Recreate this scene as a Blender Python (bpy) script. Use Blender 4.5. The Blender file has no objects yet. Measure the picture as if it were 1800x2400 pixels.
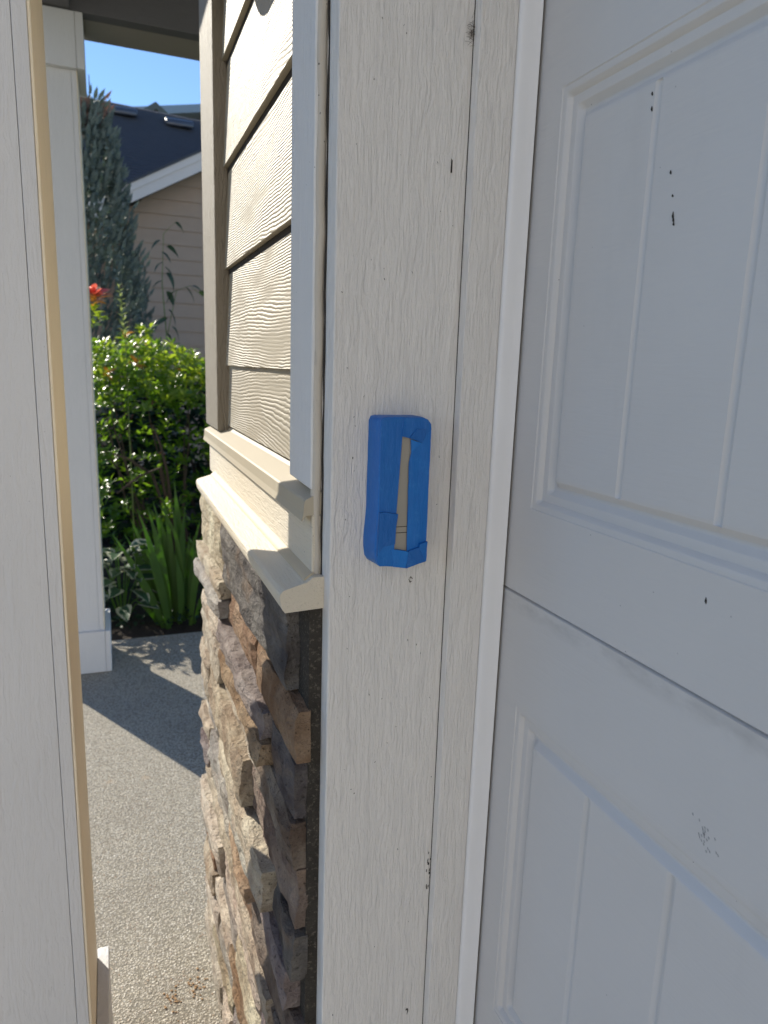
import bpy, bmesh, math, random
from mathutils import Vector, Matrix, noise
random.seed(7)
SC = bpy.context.scene
COL = SC.collection
PI = math.pi

# ------------------------------------------------------------------ camera, sky, sun, exposure
CAMZ = 1.352
p_, y_, r_ = 0.2019, 0.3741, 0.033
fwd = Vector((math.sin(y_)*math.cos(p_), math.cos(y_)*math.cos(p_), -math.sin(p_)))
rt = Vector((math.cos(y_), -math.sin(y_), 0)); up = rt.cross(fwd)
A = rt*math.cos(r_) + up*math.sin(r_); B = -rt*math.sin(r_) + up*math.cos(r_)
cam = bpy.data.cameras.new('camera'); camo = bpy.data.objects.new('camera', cam); COL.objects.link(camo)
camo.matrix_world = Matrix(((A.x, B.x, -fwd.x, 0), (A.y, B.y, -fwd.y, 0), (A.z, B.z, -fwd.z, CAMZ), (0, 0, 0, 1)))
cam.sensor_fit = 'HORIZONTAL'; cam.sensor_width = 27.0; cam.lens = 24.75
cam.clip_start = 0.02; cam.clip_end = 800
cam.dof.use_dof = True; cam.dof.focus_distance = 0.78; cam.dof.aperture_fstop = 8.5
SC.camera = camo

SUN_EL, SUN_AZ = math.radians(30), math.radians(29.2)      # azimuth: from +Y towards -X
S = Vector((-math.sin(SUN_AZ)*math.cos(SUN_EL), math.cos(SUN_AZ)*math.cos(SUN_EL), math.sin(SUN_EL)))
W = bpy.data.worlds.new('World'); SC.world = W; W.use_nodes = True
wn = W.node_tree; wn.nodes.clear()
sky = wn.nodes.new('ShaderNodeTexSky'); sky.sky_type = 'NISHITA'; sky.sun_disc = False
sky.sun_elevation = SUN_EL; sky.sun_rotation = -SUN_AZ
sky.air_density = 1.0; sky.dust_density = 0.0; sky.ozone_density = 4.5; sky.altitude = 1200
bg = wn.nodes.new('ShaderNodeBackground'); bg.inputs['Strength'].default_value = 0.088
wo = wn.nodes.new('ShaderNodeOutputWorld')
wn.links.new(sky.outputs[0], bg.inputs[0]); wn.links.new(bg.outputs[0], wo.inputs[0])
sl = bpy.data.lights.new('sun', 'SUN'); sl.energy = 3.2; sl.angle = math.radians(0.5); sl.color = (1.0, 0.93, 0.80)
so = bpy.data.objects.new('sun', sl); COL.objects.link(so); so.location = S*30
so.rotation_euler = (-S).to_track_quat('-Z', 'Y').to_euler()
vs = SC.view_settings; vs.view_transform = 'Standard'; vs.look = 'None'; vs.gamma = 1.0; vs.use_curve_mapping = False
vs.exposure = 1.2

# ------------------------------------------------------------------ node helper and materials
class NT:
    def __init__(s, name):
        s.m = bpy.data.materials.new(name); s.m.use_nodes = True; s.t = s.m.node_tree; s.t.nodes.clear()
        s.out = s.new('ShaderNodeOutputMaterial'); s.b = s.new('ShaderNodeBsdfPrincipled')
        s.t.links.new(s.b.outputs[0], s.out.inputs[0])
        s.co = s.new('ShaderNodeTexCoord').outputs['Object']
    def new(s, k): return s.t.nodes.new(k)
    def put(s, sock, v):
        if hasattr(v, 'is_linked'): s.t.links.new(v, sock)
        elif isinstance(v, (tuple, list)) and len(v) == 3 and len(sock.default_value) == 4: sock.default_value = (*v, 1)
        else: sock.default_value = v
    def set(s, **k):
        for a, v in k.items(): s.put(s.b.inputs[a.replace('_', ' ')], v)
    def math(s, op, a, b=0.0, c=0.0):
        n = s.new('ShaderNodeMath'); n.operation = op
        for i, v in enumerate((a, b, c)): s.put(n.inputs[i], v)
        return n.outputs[0]
    def scale(s, v, sc):
        n = s.new('ShaderNodeVectorMath'); n.operation = 'MULTIPLY'; s.put(n.inputs[0], v); n.inputs[1].default_value = sc
        return n.outputs[0]
    def add(s, v, w):
        n = s.new('ShaderNodeVectorMath'); n.operation = 'ADD'; s.put(n.inputs[0], v); s.put(n.inputs[1], w)
        return n.outputs[0]
    def rnd(s): return s.new('ShaderNodeObjectInfo').outputs['Random']
    def ocol(s): return s.new('ShaderNodeObjectInfo').outputs['Color']
    def rco(s, k=37.0):                                   # object coordinates shifted per object
        n = s.new('ShaderNodeCombineXYZ'); r = s.math('MULTIPLY', s.rnd(), k)
        for i in range(3): s.put(n.inputs[i], r)
        return s.add(s.co, n.outputs[0])
    def noise(s, v, scale=1.0, detail=3.0, rough=0.5, dist=0.0):
        n = s.new('ShaderNodeTexNoise'); s.put(n.inputs['Vector'], v)
        n.inputs['Scale'].default_value = scale; n.inputs['Detail'].default_value = detail
        n.inputs['Roughness'].default_value = rough; n.inputs['Distortion'].default_value = dist
        return n.outputs[0]
    def voro(s, v, scale, feature='F1', out='Distance'):
        n = s.new('ShaderNodeTexVoronoi'); n.feature = feature; s.put(n.inputs['Vector'], v); n.inputs['Scale'].default_value = scale
        return n.outputs[out]
    def ramp(s, f, stops):
        n = s.new('ShaderNodeValToRGB'); s.put(n.inputs[0], f); e = n.color_ramp.elements
        while len(e) < len(stops): e.new(0.5)
        for q, (pos, c) in zip(e, stops): q.position = pos; q.color = (*c, 1) if isinstance(c, tuple) else (c, c, c, 1)
        return n.outputs[0]
    def mix(s, f, a, b, mode='MIX'):
        n = s.new('ShaderNodeMix'); n.data_type = 'RGBA'; n.blend_type = mode
        s.put(n.inputs[0], f); s.put(n.inputs[6], a); s.put(n.inputs[7], b)
        return n.outputs[2]
    def bump(s, h, dist=0.001, strength=1.0, normal=None):
        n = s.new('ShaderNodeBump'); s.put(n.inputs['Height'], h); n.inputs['Distance'].default_value = dist
        n.inputs['Strength'].default_value = strength
        if normal is not None: s.put(n.inputs['Normal'], normal)
        return n.outputs[0]
    def sep(s, v):
        n = s.new('ShaderNodeSeparateXYZ'); s.put(n.inputs[0], v); return n.outputs

def specks(n, scale, amount, big=True):
    """0..1 mask of a few dark fly specks and dirt flecks"""
    v = n.voro(n.rco(11), scale)
    g = n.noise(n.rco(5), 6.0, 2)
    thr = n.math('MULTIPLY', n.math('GREATER_THAN', g, 0.56), amount)
    return n.math('LESS_THAN', v, thr)

def mat_plain(name, col, rough=0.6, var=0.06, bscale=60, bump=0.0004, spec=0.4):
    n = NT(name); f = n.noise(n.rco(), 9.0, 4)
    c = n.mix(f, tuple(x*(1-var) for x in col), tuple(min(1, x*(1+var)) for x in col))
    n.set(Base_Color=c, Roughness=rough, Specular_IOR_Level=spec, Normal=n.bump(n.noise(n.rco(), bscale, 4), bump))
    return n.m

def mat_roughsawn(name, col, along=2, fine=300.0, dist=0.0011, dirt=0.35, speck=0.10, gate=(0.42, 0.72)):
    """paint over rough-sawn wood: short ridges that run along one axis"""
    n = NT(name); co = n.rco()
    def sc(cross, lng):
        v = [cross]*3; v[along] = lng; return n.scale(co, tuple(v))
    warp = n.noise(sc(40, 16), 1.0, 3)
    wv = n.new('ShaderNodeCombineXYZ')
    for i in range(3): n.put(wv.inputs[i], n.math('MULTIPLY', warp, 4.0 if i != along else 0.8))
    r1 = n.noise(n.add(sc(fine, fine*0.075), wv.outputs[0]), 1.0, 4, 0.62, 0.35)
    r2 = n.noise(n.add(sc(fine*0.42, fine*0.028), wv.outputs[0]), 1.0, 2, 0.5)
    r3 = n.noise(co, 420.0, 2)
    h = n.math('ADD', n.math('MULTIPLY', r1, 0.9), n.math('ADD', n.math('MULTIPLY', r2, 0.8), n.math('MULTIPLY', r3, 0.16)))
    patch = n.noise(sc(14, 3.2), 1.0, 3)
    c = n.mix(patch, tuple(x*0.94 for x in col), tuple(x*1.03 for x in col))
    groove = n.ramp(r1, [(0.25, 1.0), (0.40, 0.0)])
    dm = n.math('MULTIPLY', groove, n.math('MULTIPLY', n.ramp(n.noise(sc(9, 3), 1.0, 3), [(gate[0], 0.0), (gate[1], 1.0)]), dirt))
    c = n.mix(dm, c, (0.10, 0.085, 0.07))
    c = n.mix(n.math('MULTIPLY', specks(n, 95.0, speck), 0.8), c, (0.03, 0.027, 0.024))
    n.set(Base_Color=c, Roughness=0.62, Specular_IOR_Level=0.35, Normal=n.bump(h, dist, 1.0))
    return n.m

def mat_siding(name, col, dist=0.0011, period=0.0048):
    """embossed cedar grain: wavy ridges along the board, cathedral loops, fine fibres"""
    n = NT(name); co = n.rco(61)
    x, y, z = n.sep(co)
    n1 = n.noise(n.scale(co, (1, 1.3, 6.0)), 1.0, 1.5, 0.4)
    n2 = n.noise(n.scale(co, (1, 26, 60)), 1.0, 3, 0.55)
    ph = n.math('ADD', n.math('DIVIDE', z, period), n.math('ADD', n.math('MULTIPLY', n1, 24.0), n.math('MULTIPLY', n2, 1.1)))
    sw = n.math('SINE', n.math('MULTIPLY', ph, 2*PI))
    rid = n.math('POWER', n.math('ADD', n.math('MULTIPLY', sw, 0.5), 0.5), 0.6)
    amp = n.ramp(n.noise(n.scale(co, (1, 5, 24)), 1.0, 2), [(0.32, 0.18), (0.6, 1.0)])
    fib = n.noise(n.scale(co, (40, 14, 700)), 1.0, 2)
    crs = n.noise(n.scale(co, (300, 420, 110)), 1.0, 2)
    h = n.math('ADD', n.math('MULTIPLY', rid, amp), n.math('ADD', n.math('MULTIPLY', fib, 0.32), n.math('MULTIPLY', crs, 0.16)))
    c = n.mix(n.noise(n.scale(co, (4, 4, 10)), 1.0, 3), tuple(q*0.93 for q in col), tuple(q*1.05 for q in col))
    c = n.mix(n.math('MULTIPLY', n.rnd(), 0.10), c, tuple(q*0.7 for q in col))
    c = n.mix(n.math('MULTIPLY', specks(n, 80.0, 0.08), 0.6), c, (0.05, 0.045, 0.04))
    n.set(Base_Color=c, Roughness=0.55, Specular_IOR_Level=0.4, Normal=n.bump(h, dist, 1.0))
    return n.m

def mat_stone(name):
    n = NT(name); co = n.rco(53)
    lay = n.noise(n.scale(co, (22, 12, 40)), 1.0, 6, 0.66, 0.5)
    chip = n.voro(n.add(n.scale(co, (46, 28, 62)), n.noise(co, 30.0, 3)), 1.0)
    blot = n.noise(co, 13.0, 4, 0.6)
    fine = n.noise(co, 330.0, 4, 0.7)
    base = n.ocol()
    dk = n.mix(1.0, base, (0.62, 0.56, 0.55), 'MULTIPLY'); lt = n.mix(0.22, base, (0.55, 0.49, 0.40))
    c = n.mix(n.ramp(blot, [(0.36, 0.0), (0.66, 1.0)]), dk, lt)
    rust = n.ramp(n.noise(n.scale(co, (17, 9, 17)), 1.0, 3), [(0.57, 0.0), (0.72, 1.0)])
    c = n.mix(n.math('MULTIPLY', rust, 0.32), c, (0.32, 0.20, 0.11))
    pit = n.ramp(n.noise(co, 150.0, 3, 0.6), [(0.30, 1.0), (0.37, 0.0)])
    c = n.mix(n.math('MULTIPLY', pit, 0.6), c, (0.05, 0.045, 0.04))
    c = n.mix(n.math('MULTIPLY', n.ramp(fine, [(0.3, 1.0), (0.52, 0.0)]), 0.35), c, (0.07, 0.06, 0.055))
    h = n.math('ADD', n.math('MULTIPLY', lay, 3.0), n.math('ADD', n.math('MULTIPLY', fine, 0.5), n.math('ADD', n.math('MULTIPLY', n.noise(co, 90.0, 4, 0.65), 1.2), n.math('MULTIPLY', chip, 1.1))))
    h = n.math('SUBTRACT', h, n.math('MULTIPLY', pit, 0.8))
    n.set(Base_Color=c, Roughness=0.9, Specular_IOR_Level=0.2, Normal=n.bump(h, 0.0050, 1.0))
    return n.m

def mat_aggregate(name):
    n = NT(name); co = n.co
    d1 = n.voro(co, 185.0, 'F1'); d2 = n.voro(co, 330.0, 'F1')
    cc = n.voro(co, 185.0, 'F1', 'Color'); g = n.sep(cc)
    peb = n.ramp(g[0], [(0.0, (0.40, 0.355, 0.28)), (0.35, (0.56, 0.51, 0.42)), (0.7, (0.46, 0.42, 0.36)), (0.9, (0.70, 0.66, 0.58)), (1.0, (0.33, 0.24, 0.17))])
    cem = n.mix(n.noise(co, 60.0, 4), (0.40, 0.37, 0.30), (0.53, 0.49, 0.41))
    c = n.mix(n.ramp(d1, [(0.40, 0.0), (0.62, 1.0)]), peb, cem)
    c = n.mix(n.math('MULTIPLY', n.ramp(d1, [(0.44, 0.0), (0.66, 1.0)]), 0.62), c, (0.10, 0.085, 0.065))
    st = n.noise(co, 2.3, 4, 0.6)
    c = n.mix(n.math('MULTIPLY', n.ramp(st, [(0.50, 0.0), (0.78, 1.0)]), 0.35), c, (0.17, 0.14, 0.11))
    cl = n.ramp(n.noise(co, 7.0, 3), [(0.68, 0.0), (0.75, 1.0)])
    c = n.mix(n.math('MULTIPLY', cl, 0.35), c, (0.48, 0.30, 0.16))
    h = n.math('ADD', n.math('MULTIPLY', n.ramp(d1, [(0.0, 1.0), (0.30, 0.85), (0.52, 0.0)]), 1.0), n.math('ADD', n.math('MULTIPLY', n.ramp(d2, [(0.0, 1.0), (0.8, 0.0)]), 0.4), n.math('MULTIPLY', n.noise(co, 500.0, 2), 0.3)))
    n.set(Base_Color=c, Roughness=0.85, Specular_IOR_Level=0.3, Normal=n.bump(h, 0.0032, 1.0))
    return n.m

def mat_leaf(name, c0, c1, trans=0.35, rough=0.3, tcol=None, spec=0.5):
    n = NT(name); co = n.co
    f = n.noise(co, 9.0, 3); f2 = n.noise(co, 70.0, 2)
    c = n.mix(n.ramp(n.math('ADD', n.math('MULTIPLY', f, 0.7), n.math('MULTIPLY', f2, 0.3)), [(0.35, 0.0), (0.65, 1.0)]), c0, c1)
    n.set(Base_Color=c, Roughness=rough, Specular_IOR_Level=spec)
    tr = n.new('ShaderNodeBsdfTranslucent'); n.put(tr.inputs[0], tcol if tcol else c)
    ms = n.new('ShaderNodeMixShader'); ms.inputs[0].default_value = trans
    n.t.links.new(n.b.outputs[0], ms.inputs[1]); n.t.links.new(tr.outputs[0], ms.inputs[2]); n.t.links.new(ms.outputs[0], n.out.inputs[0])
    return n.m

M = {}
M['jamb'] = mat_roughsawn('white_painted_cedar', (0.75, 0.72, 0.685), fine=400, dist=0.0028, dirt=0.05, speck=0.03)
M['trim'] = mat_roughsawn('white_painted_trim', (0.70, 0.69, 0.68), fine=420, dist=0.0012, dirt=0.2, speck=0.05)
M['trim_y'] = mat_roughsawn('white_painted_trim_lengthwise', (0.66, 0.59, 0.475), along=1, fine=430, dist=0.0016, dirt=0.7, speck=0.07)
M['taupe'] = mat_roughsawn('taupe_painted_cedar', (0.25, 0.22, 0.178), fine=260, dist=0.0050, dirt=0.9, speck=0.05, gate=(0.1, 0.35))
M['siding'] = mat_siding('tan_embossed_siding', (0.355, 0.315, 0.245))
M['tan_metal'] = mat_plain('tan_painted_metal', (0.44, 0.385, 0.29), 0.45, 0.05, 40, 0.0003)
M['vinyl'] = mat_plain('white_vinyl', (0.76, 0.755, 0.76), 0.42, 0.03, 300, 0.00015)
M['caulk'] = mat_roughsawn('dirty_caulk', (0.52, 0.47, 0.40), fine=160, dist=0.0010, dirt=0.5, speck=0.10)
M['crack'] = mat_plain('dark_gap', (0.035, 0.03, 0.026), 0.9)
M['column'] = mat_roughsawn('white_column_paint', (0.68, 0.675, 0.68), fine=230, dist=0.0012, dirt=0.35, speck=0.04)
M['side'] = mat_roughsawn('column_bounce_tint', (0.93, 0.81, 0.62), fine=260, dist=0.0022, dirt=0.8, speck=0.04)  # cream colour stands in for warm light bounced off the sunlit siding
M['stone'] = mat_stone('ledge_stone')
M['door'] = None
M['aggregate'] = mat_aggregate('exposed_aggregate')
M['speck'] = mat_plain('dark_dirt', (0.03, 0.026, 0.022), 0.9)
M['fluff'] = mat_plain('spider_fluff', (0.13, 0.11, 0.09), 0.95)

n = NT('weathered_mortar'); co = n.rco()
c = n.mix(n.noise(co, 40.0, 4, 0.7), (0.03, 0.027, 0.024), (0.09, 0.08, 0.068))
c = n.mix(n.ramp(n.noise(co, 260.0, 3, 0.7), [(0.55, 0.0), (0.66, 1.0)]), c, (0.15, 0.13, 0.105))
n.set(Base_Color=c, Roughness=0.95, Specular_IOR_Level=0.1, Normal=n.bump(n.noise(co, 300.0, 4, 0.7), 0.004)); M['mortar'] = n.m

n = NT('white_steel_door'); co = n.rco(9)
emb = n.noise(n.scale(co, (1, 26, 300)), 1.0, 3, 0.55)
emb2 = n.noise(n.scale(co, (1, 9, 110)), 1.0, 2, 0.5, 0.3)
c = n.mix(n.noise(co, 5.0, 4), (0.56, 0.535, 0.515), (0.615, 0.59, 0.57))
smz = n.ramp(n.noise(n.scale(co, (3, 7, 2.5)), 1.0, 4, 0.6), [(0.60, 0.0), (0.8, 1.0)])
c = n.mix(n.math('MULTIPLY', smz, 0.30), c, (0.38, 0.36, 0.335))
oz = n.sep(n.co)[2]
band = n.math('MULTIPLY', n.math('MAXIMUM', 0.0, n.math('SUBTRACT', 1.0, n.math('MULTIPLY', n.math('ABSOLUTE', n.math('SUBTRACT', oz, CAMZ-0.250)), 70.0))), n.ramp(n.noise(n.scale(co, (3, 16, 40)), 1.0, 4, 0.65), [(0.40, 0.0), (0.72, 1.0)]))
c = n.mix(n.math('MULTIPLY', band, 0.35), c, (0.16, 0.15, 0.14))
c = n.mix(n.math('MULTIPLY', specks(n, 60.0, 0.035), 0.6), c, (0.06, 0.06, 0.06))
n.set(Base_Color=c, Roughness=0.42, Specular_IOR_Level=0.45,
      Normal=n.bump(n.math('ADD', emb, n.math('MULTIPLY', emb2, 0.7)), 0.00035)); M['door'] = n.m

n = NT('blue_masking_tape'); co = n.rco(3)
crep = n.noise(n.scale(co, (520, 300, 170)), 1.0, 3, 0.6)
wr = n.noise(n.scale(co, (90, 40, 26)), 1.0, 3)
c = n.mix(n.noise(co, 60.0, 4), (0.0, 0.125, 0.45), (0.002, 0.19, 0.60))
c = n.mix(n.math('MULTIPLY', n.rnd(), 0.85), c, (0.0, 0.085, 0.33))
c = n.mix(n.math('MULTIPLY', n.ramp(n.noise(co, 120.0, 5, 0.7), [(0.55, 0.0), (0.8, 1.0)]), 0.3), c, (0.06, 0.26, 0.58))
n.set(Base_Color=c, Roughness=0.48, Specular_IOR_Level=0.5,
      Normal=n.bump(n.math('ADD', n.math('MULTIPLY', crep, 0.22), n.math('MULTIPLY', wr, 1.0)), 0.0013)); M['tape'] = n.m
M['faceplate'] = mat_plain('grey_faceplate', (0.33, 0.30, 0.25), 0.45, 0.05, 200, 0.0001)

M['roof'] = None
n = NT('dark_shingles'); co = n.rco()
c = n.mix(n.noise(n.scale(co, (5, 9, 9)), 1.0, 4, 0.7), (0.050, 0.055, 0.068), (0.095, 0.10, 0.115))
c = n.mix(n.math('MULTIPLY', n.noise(co, 60.0, 3), 0.5), c, (0.10, 0.10, 0.11))
n.set(Base_Color=c, Roughness=0.8, Normal=n.bump(n.noise(co, 40.0, 4), 0.01)); M['roof'] = n.m
M['nsiding'] = mat_plain('neighbour_tan_siding', (0.48, 0.345, 0.25), 0.7, 0.06, 30, 0.001)
M['nfascia'] = mat_plain('neighbour_white_fascia', (0.82, 0.73, 0.66), 0.6, 0.04)
M['vent'] = mat_plain('dark_vent_metal', (0.065, 0.07, 0.085), 0.3, 0.05, spec=0.8)
M['greenroof'] = mat_plain('grey_green_shingles', (0.12, 0.13, 0.115), 0.8, 0.1)
M['paleroof'] = mat_plain('pale_metal_roof', (0.32, 0.36, 0.40), 0.5, 0.06)
M['beam'] = mat_roughsawn('dark_stained_beam', (0.14, 0.137, 0.145), along=0, fine=200, dist=0.001, dirt=0.2)
M['soffit'] = mat_plain('taupe_soffit', (0.34, 0.31, 0.27), 0.7)
M['black_metal'] = mat_plain('black_lantern_metal', (0.03, 0.028, 0.026), 0.4)
n = NT('frosted_lantern_glass'); n.set(Base_Color=(0.8, 0.76, 0.68), Roughness=0.35, Transmission_Weight=0.5); M['glass'] = n.m
n = NT('garden_soil'); co = n.co
c = n.mix(n.noise(co, 22.0, 5, 0.7), (0.018, 0.013, 0.009), (0.07, 0.05, 0.033))
n.set(Base_Color=c, Roughness=0.95, Normal=n.bump(n.noise(co, 45.0, 5, 0.7), 0.03)); M['soil'] = n.m
n = NT('short_lawn'); co = n.co
c = n.mix(n.noise(co, 9.0, 5, 0.7), (0.035, 0.06, 0.015), (0.075, 0.11, 0.03))
n.set(Base_Color=c, Roughness=0.9, Normal=n.bump(n.noise(co, 60.0, 4, 0.7), 0.03)); M['lawn'] = n.m
M['bark'] = mat_plain('brown_bark', (0.075, 0.052, 0.038), 0.9, 0.25, 60, 0.004)
M['leaf'] = mat_leaf('glossy_green_leaf', (0.045, 0.095, 0.013), (0.09, 0.165, 0.02), 0.45, 0.26, (0.26, 0.46, 0.025), 0.6)
M['leaf_lime'] = mat_leaf('young_lime_leaf', (0.10, 0.17, 0.015), (0.17, 0.25, 0.02), 0.5, 0.3, (0.50, 0.66, 0.04), 0.6)
M['leaf_red'] = mat_leaf('young_red_leaf', (0.42, 0.055, 0.055), (0.48, 0.12, 0.07), 0.5, 0.3, (0.85, 0.16, 0.10), 0.5)
M['leaf_orange'] = mat_leaf('young_orange_leaf', (0.40, 0.17, 0.03), (0.42, 0.26, 0.04), 0.5, 0.3, (0.62, 0.28, 0.04), 0.5)
M['leaf_pale'] = mat_leaf('pale_sprig_leaf', (0.14, 0.19, 0.07), (0.20, 0.25, 0.10), 0.5, 0.4, (0.36, 0.44, 0.14), 0.4)
M['leaf_dark'] = mat_leaf('dark_vine_leaf', (0.018, 0.04, 0.024), (0.035, 0.065, 0.036), 0.2, 0.5, (0.04, 0.10, 0.03), 0.15)
M['iris'] = mat_leaf('iris_blade', (0.06, 0.125, 0.028), (0.09, 0.17, 0.035), 0.42, 0.40, (0.26, 0.46, 0.03), 0.4)
M['conifer'] = mat_leaf('blue_green_conifer', (0.17, 0.215, 0.195), (0.25, 0.295, 0.26), 0.2, 0.7, (0.08, 0.12, 0.06), 0.2)
M['conifer_dead'] = mat_leaf('dry_conifer_tip', (0.24, 0.16, 0.13), (0.32, 0.22, 0.18), 0.2, 0.7, (0.3, 0.14, 0.08), 0.2)
n = NT('variegated_hosta_leaf'); uvn = n.new('ShaderNodeUVMap'); u = n.sep(uvn.outputs[0])
edge = n.math('ADD', n.math('ABSOLUTE', n.math('SUBTRACT', u[0], 0.5)), n.math('MULTIPLY', n.math('SUBTRACT', n.noise(n.scale(uvn.outputs[0], (7, 3, 1)), 1.6, 3), 0.5), 0.34))
c = n.mix(n.ramp(edge, [(0.29, 0.0), (0.32, 1.0)]), n.mix(n.noise(n.co, 30.0, 3), (0.03, 0.075, 0.04), (0.05, 0.11, 0.055)), (0.42, 0.43, 0.31))
n.set(Base_Color=c, Roughness=0.35, Specular_IOR_Level=0.5)
tr = n.new('ShaderNodeBsdfTranslucent'); n.put(tr.inputs[0], c); ms = n.new('ShaderNodeMixShader'); ms.inputs[0].default_value = 0.25
n.t.links.new(n.b.outputs[0], ms.inputs[1]); n.t.links.new(tr.outputs[0], ms.inputs[2]); n.t.links.new(ms.outputs[0], n.out.inputs[0]); M['hosta'] = n.m

# ------------------------------------------------------------------ geometry helpers
def thing(name, label, cat, loc=(0, 0, 0), group=None):
    o = bpy.data.objects.new(name, None); COL.objects.link(o); o.location = loc; o.empty_display_size = 0.05
    o['label'] = label; o['category'] = cat
    if group: o['group'] = group
    return o

def root_loc(parent):
    v = Vector((0, 0, 0)); q = parent
    while q is not None: v = v + q.location; q = q.parent
    return v

def link(name, me, m, parent=None, label=None, kind=None, smooth=False, sharp=None):
    if m is not None and not me.materials: me.materials.append(m)
    if smooth:
        me.polygons.foreach_set('use_smooth', [True]*len(me.polygons))
        if sharp: me.set_sharp_from_angle(angle=math.radians(sharp))
    o = bpy.data.objects.new(name, me); COL.objects.link(o)
    if parent is not None: o.parent = parent
    if label: o['label'] = label
    if kind: o['kind'] = kind
    return o

class MB:
    """collects world-space geometry; build() makes one mesh object, local to its parent"""
    def __init__(s): s.bm = bmesh.new()
    def box(s, x0, x1, y0, y1, z0, z1, bev=0.0, seg=2):
        vs_ = [s.bm.verts.new((x, y, z)) for x in (x0, x1) for y in (y0, y1) for z in (z0, z1)]
        q = [(0, 1, 3, 2), (4, 6, 7, 5), (0, 4, 5, 1), (2, 3, 7, 6), (0, 2, 6, 4), (1, 5, 7, 3)]
        fs = [s.bm.faces.new([vs_[i] for i in f]) for f in q]
        if bev > 0:
            es = list({e for f in fs for e in f.edges})
            bmesh.ops.bevel(s.bm, geom=es, offset=bev, segments=seg, profile=0.5, affect='EDGES')
        return s
    def prism(s, pts, axis, a, b, bev=0.0):
        """closed 2-D outline pushed along an axis; pts are the two other coordinates in axis order"""
        def mk(u, v, w):
            return {0: (w, u, v), 1: (u, w, v), 2: (u, v, w)}[axis]
        lo = [s.bm.verts.new(mk(u, v, a)) for u, v in pts]; hi = [s.bm.verts.new(mk(u, v, b)) for u, v in pts]
        k = len(pts); fs = []
        for i in range(k): fs.append(s.bm.faces.new((lo[i], lo[(i+1) % k], hi[(i+1) % k], hi[i])))
        fs.append(s.bm.faces.new(lo[::-1])); fs.append(s.bm.faces.new(hi))
        if bev > 0:
            es = list({e for f in fs for e in f.edges})
            bmesh.ops.bevel(s.bm, geom=es, offset=bev, segments=2, profile=0.5, affect='EDGES')
        return s
    def tube(s, path, radii, n=7):
        path = [Vector(p) for p in path]; rings = []
        for i, p in enumerate(path):
            t = (path[min(i+1, len(path)-1)] - path[max(i-1, 0)]).normalized()
            a = t.cross(Vector((0.31, 0.27, 0.91))).normalized(); b = t.cross(a)
            r = radii[i] if isinstance(radii, (list, tuple)) else radii
            rings.append([s.bm.verts.new(p + (a*math.cos(2*PI*k/n) + b*math.sin(2*PI*k/n))*r) for k in range(n)])
        for q, w in zip(rings, rings[1:]):
            for k in range(n): s.bm.faces.new((q[k], q[(k+1) % n], w[(k+1) % n], w[k]))
        s.bm.faces.new(rings[0][::-1]); s.bm.faces.new(rings[-1])
        return s
    def wobble(s, amp, freq):
        for v in s.bm.verts: v.co += noise.noise_vector(v.co*freq)*amp
        return s
    def mesh(s, name, off=Vector((0, 0, 0))):
        bmesh.ops.recalc_face_normals(s.bm, faces=s.bm.faces)
        me = bpy.data.meshes.new(name); 
        for v in s.bm.verts: v.co -= off
        s.bm.to_mesh(me); s.bm.free(); return me
    def build(s, name, m, parent=None, label=None, kind=None, smooth=False, sharp=14):
        me = s.mesh(name, root_loc(parent) if parent else Vector((0, 0, 0)))
        return link(name, me, m, parent, label, kind, smooth, sharp)

def R(z): return z + CAMZ          # heights below are measured from the lens

# ------------------------------------------------------------------ ground
def sheet(name, pts, z, m, thick=0.06):
    return MB().prism(pts, 2, z-thick, z).build(name, m, kind='structure')
sheet('ground', [(-300, -300), (300, -300), (300, 300), (-300, 300)], -0.12, M['lawn'], 0.3)
sheet('walkway', [(-7.0, -9.0), (0.60, -9.0), (0.60, 1.0), (3.2, 1.0), (3.2, 3.5), (-1.6, 3.5), (-1.6, 0.6), (-7.0, 0.6)], 0.0, M['aggregate'], 0.14)
# soil bed, uneven
bm = bmesh.new(); NX, NY = 60, 44
gv = [[bm.verts.new((-2.2 + 5.6*i/NX, 3.502 + 5.2*j/NY, -0.045 + 0.05*noise.fractal(Vector((i*0.35, j*0.35, 1.3)), 1.0, 2.0, 4) + 0.04*min(1, j/10))) for j in range(NY+1)] for i in range(NX+1)]
for i in range(NX):
    for j in range(NY): bm.faces.new((gv[i][j], gv[i+1][j], gv[i+1][j+1], gv[i][j+1]))
me = bpy.data.meshes.new('planting_bed'); bm.to_mesh(me); bm.free(); link('planting_bed', me, M['soil'], kind='structure', smooth=True)

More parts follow.
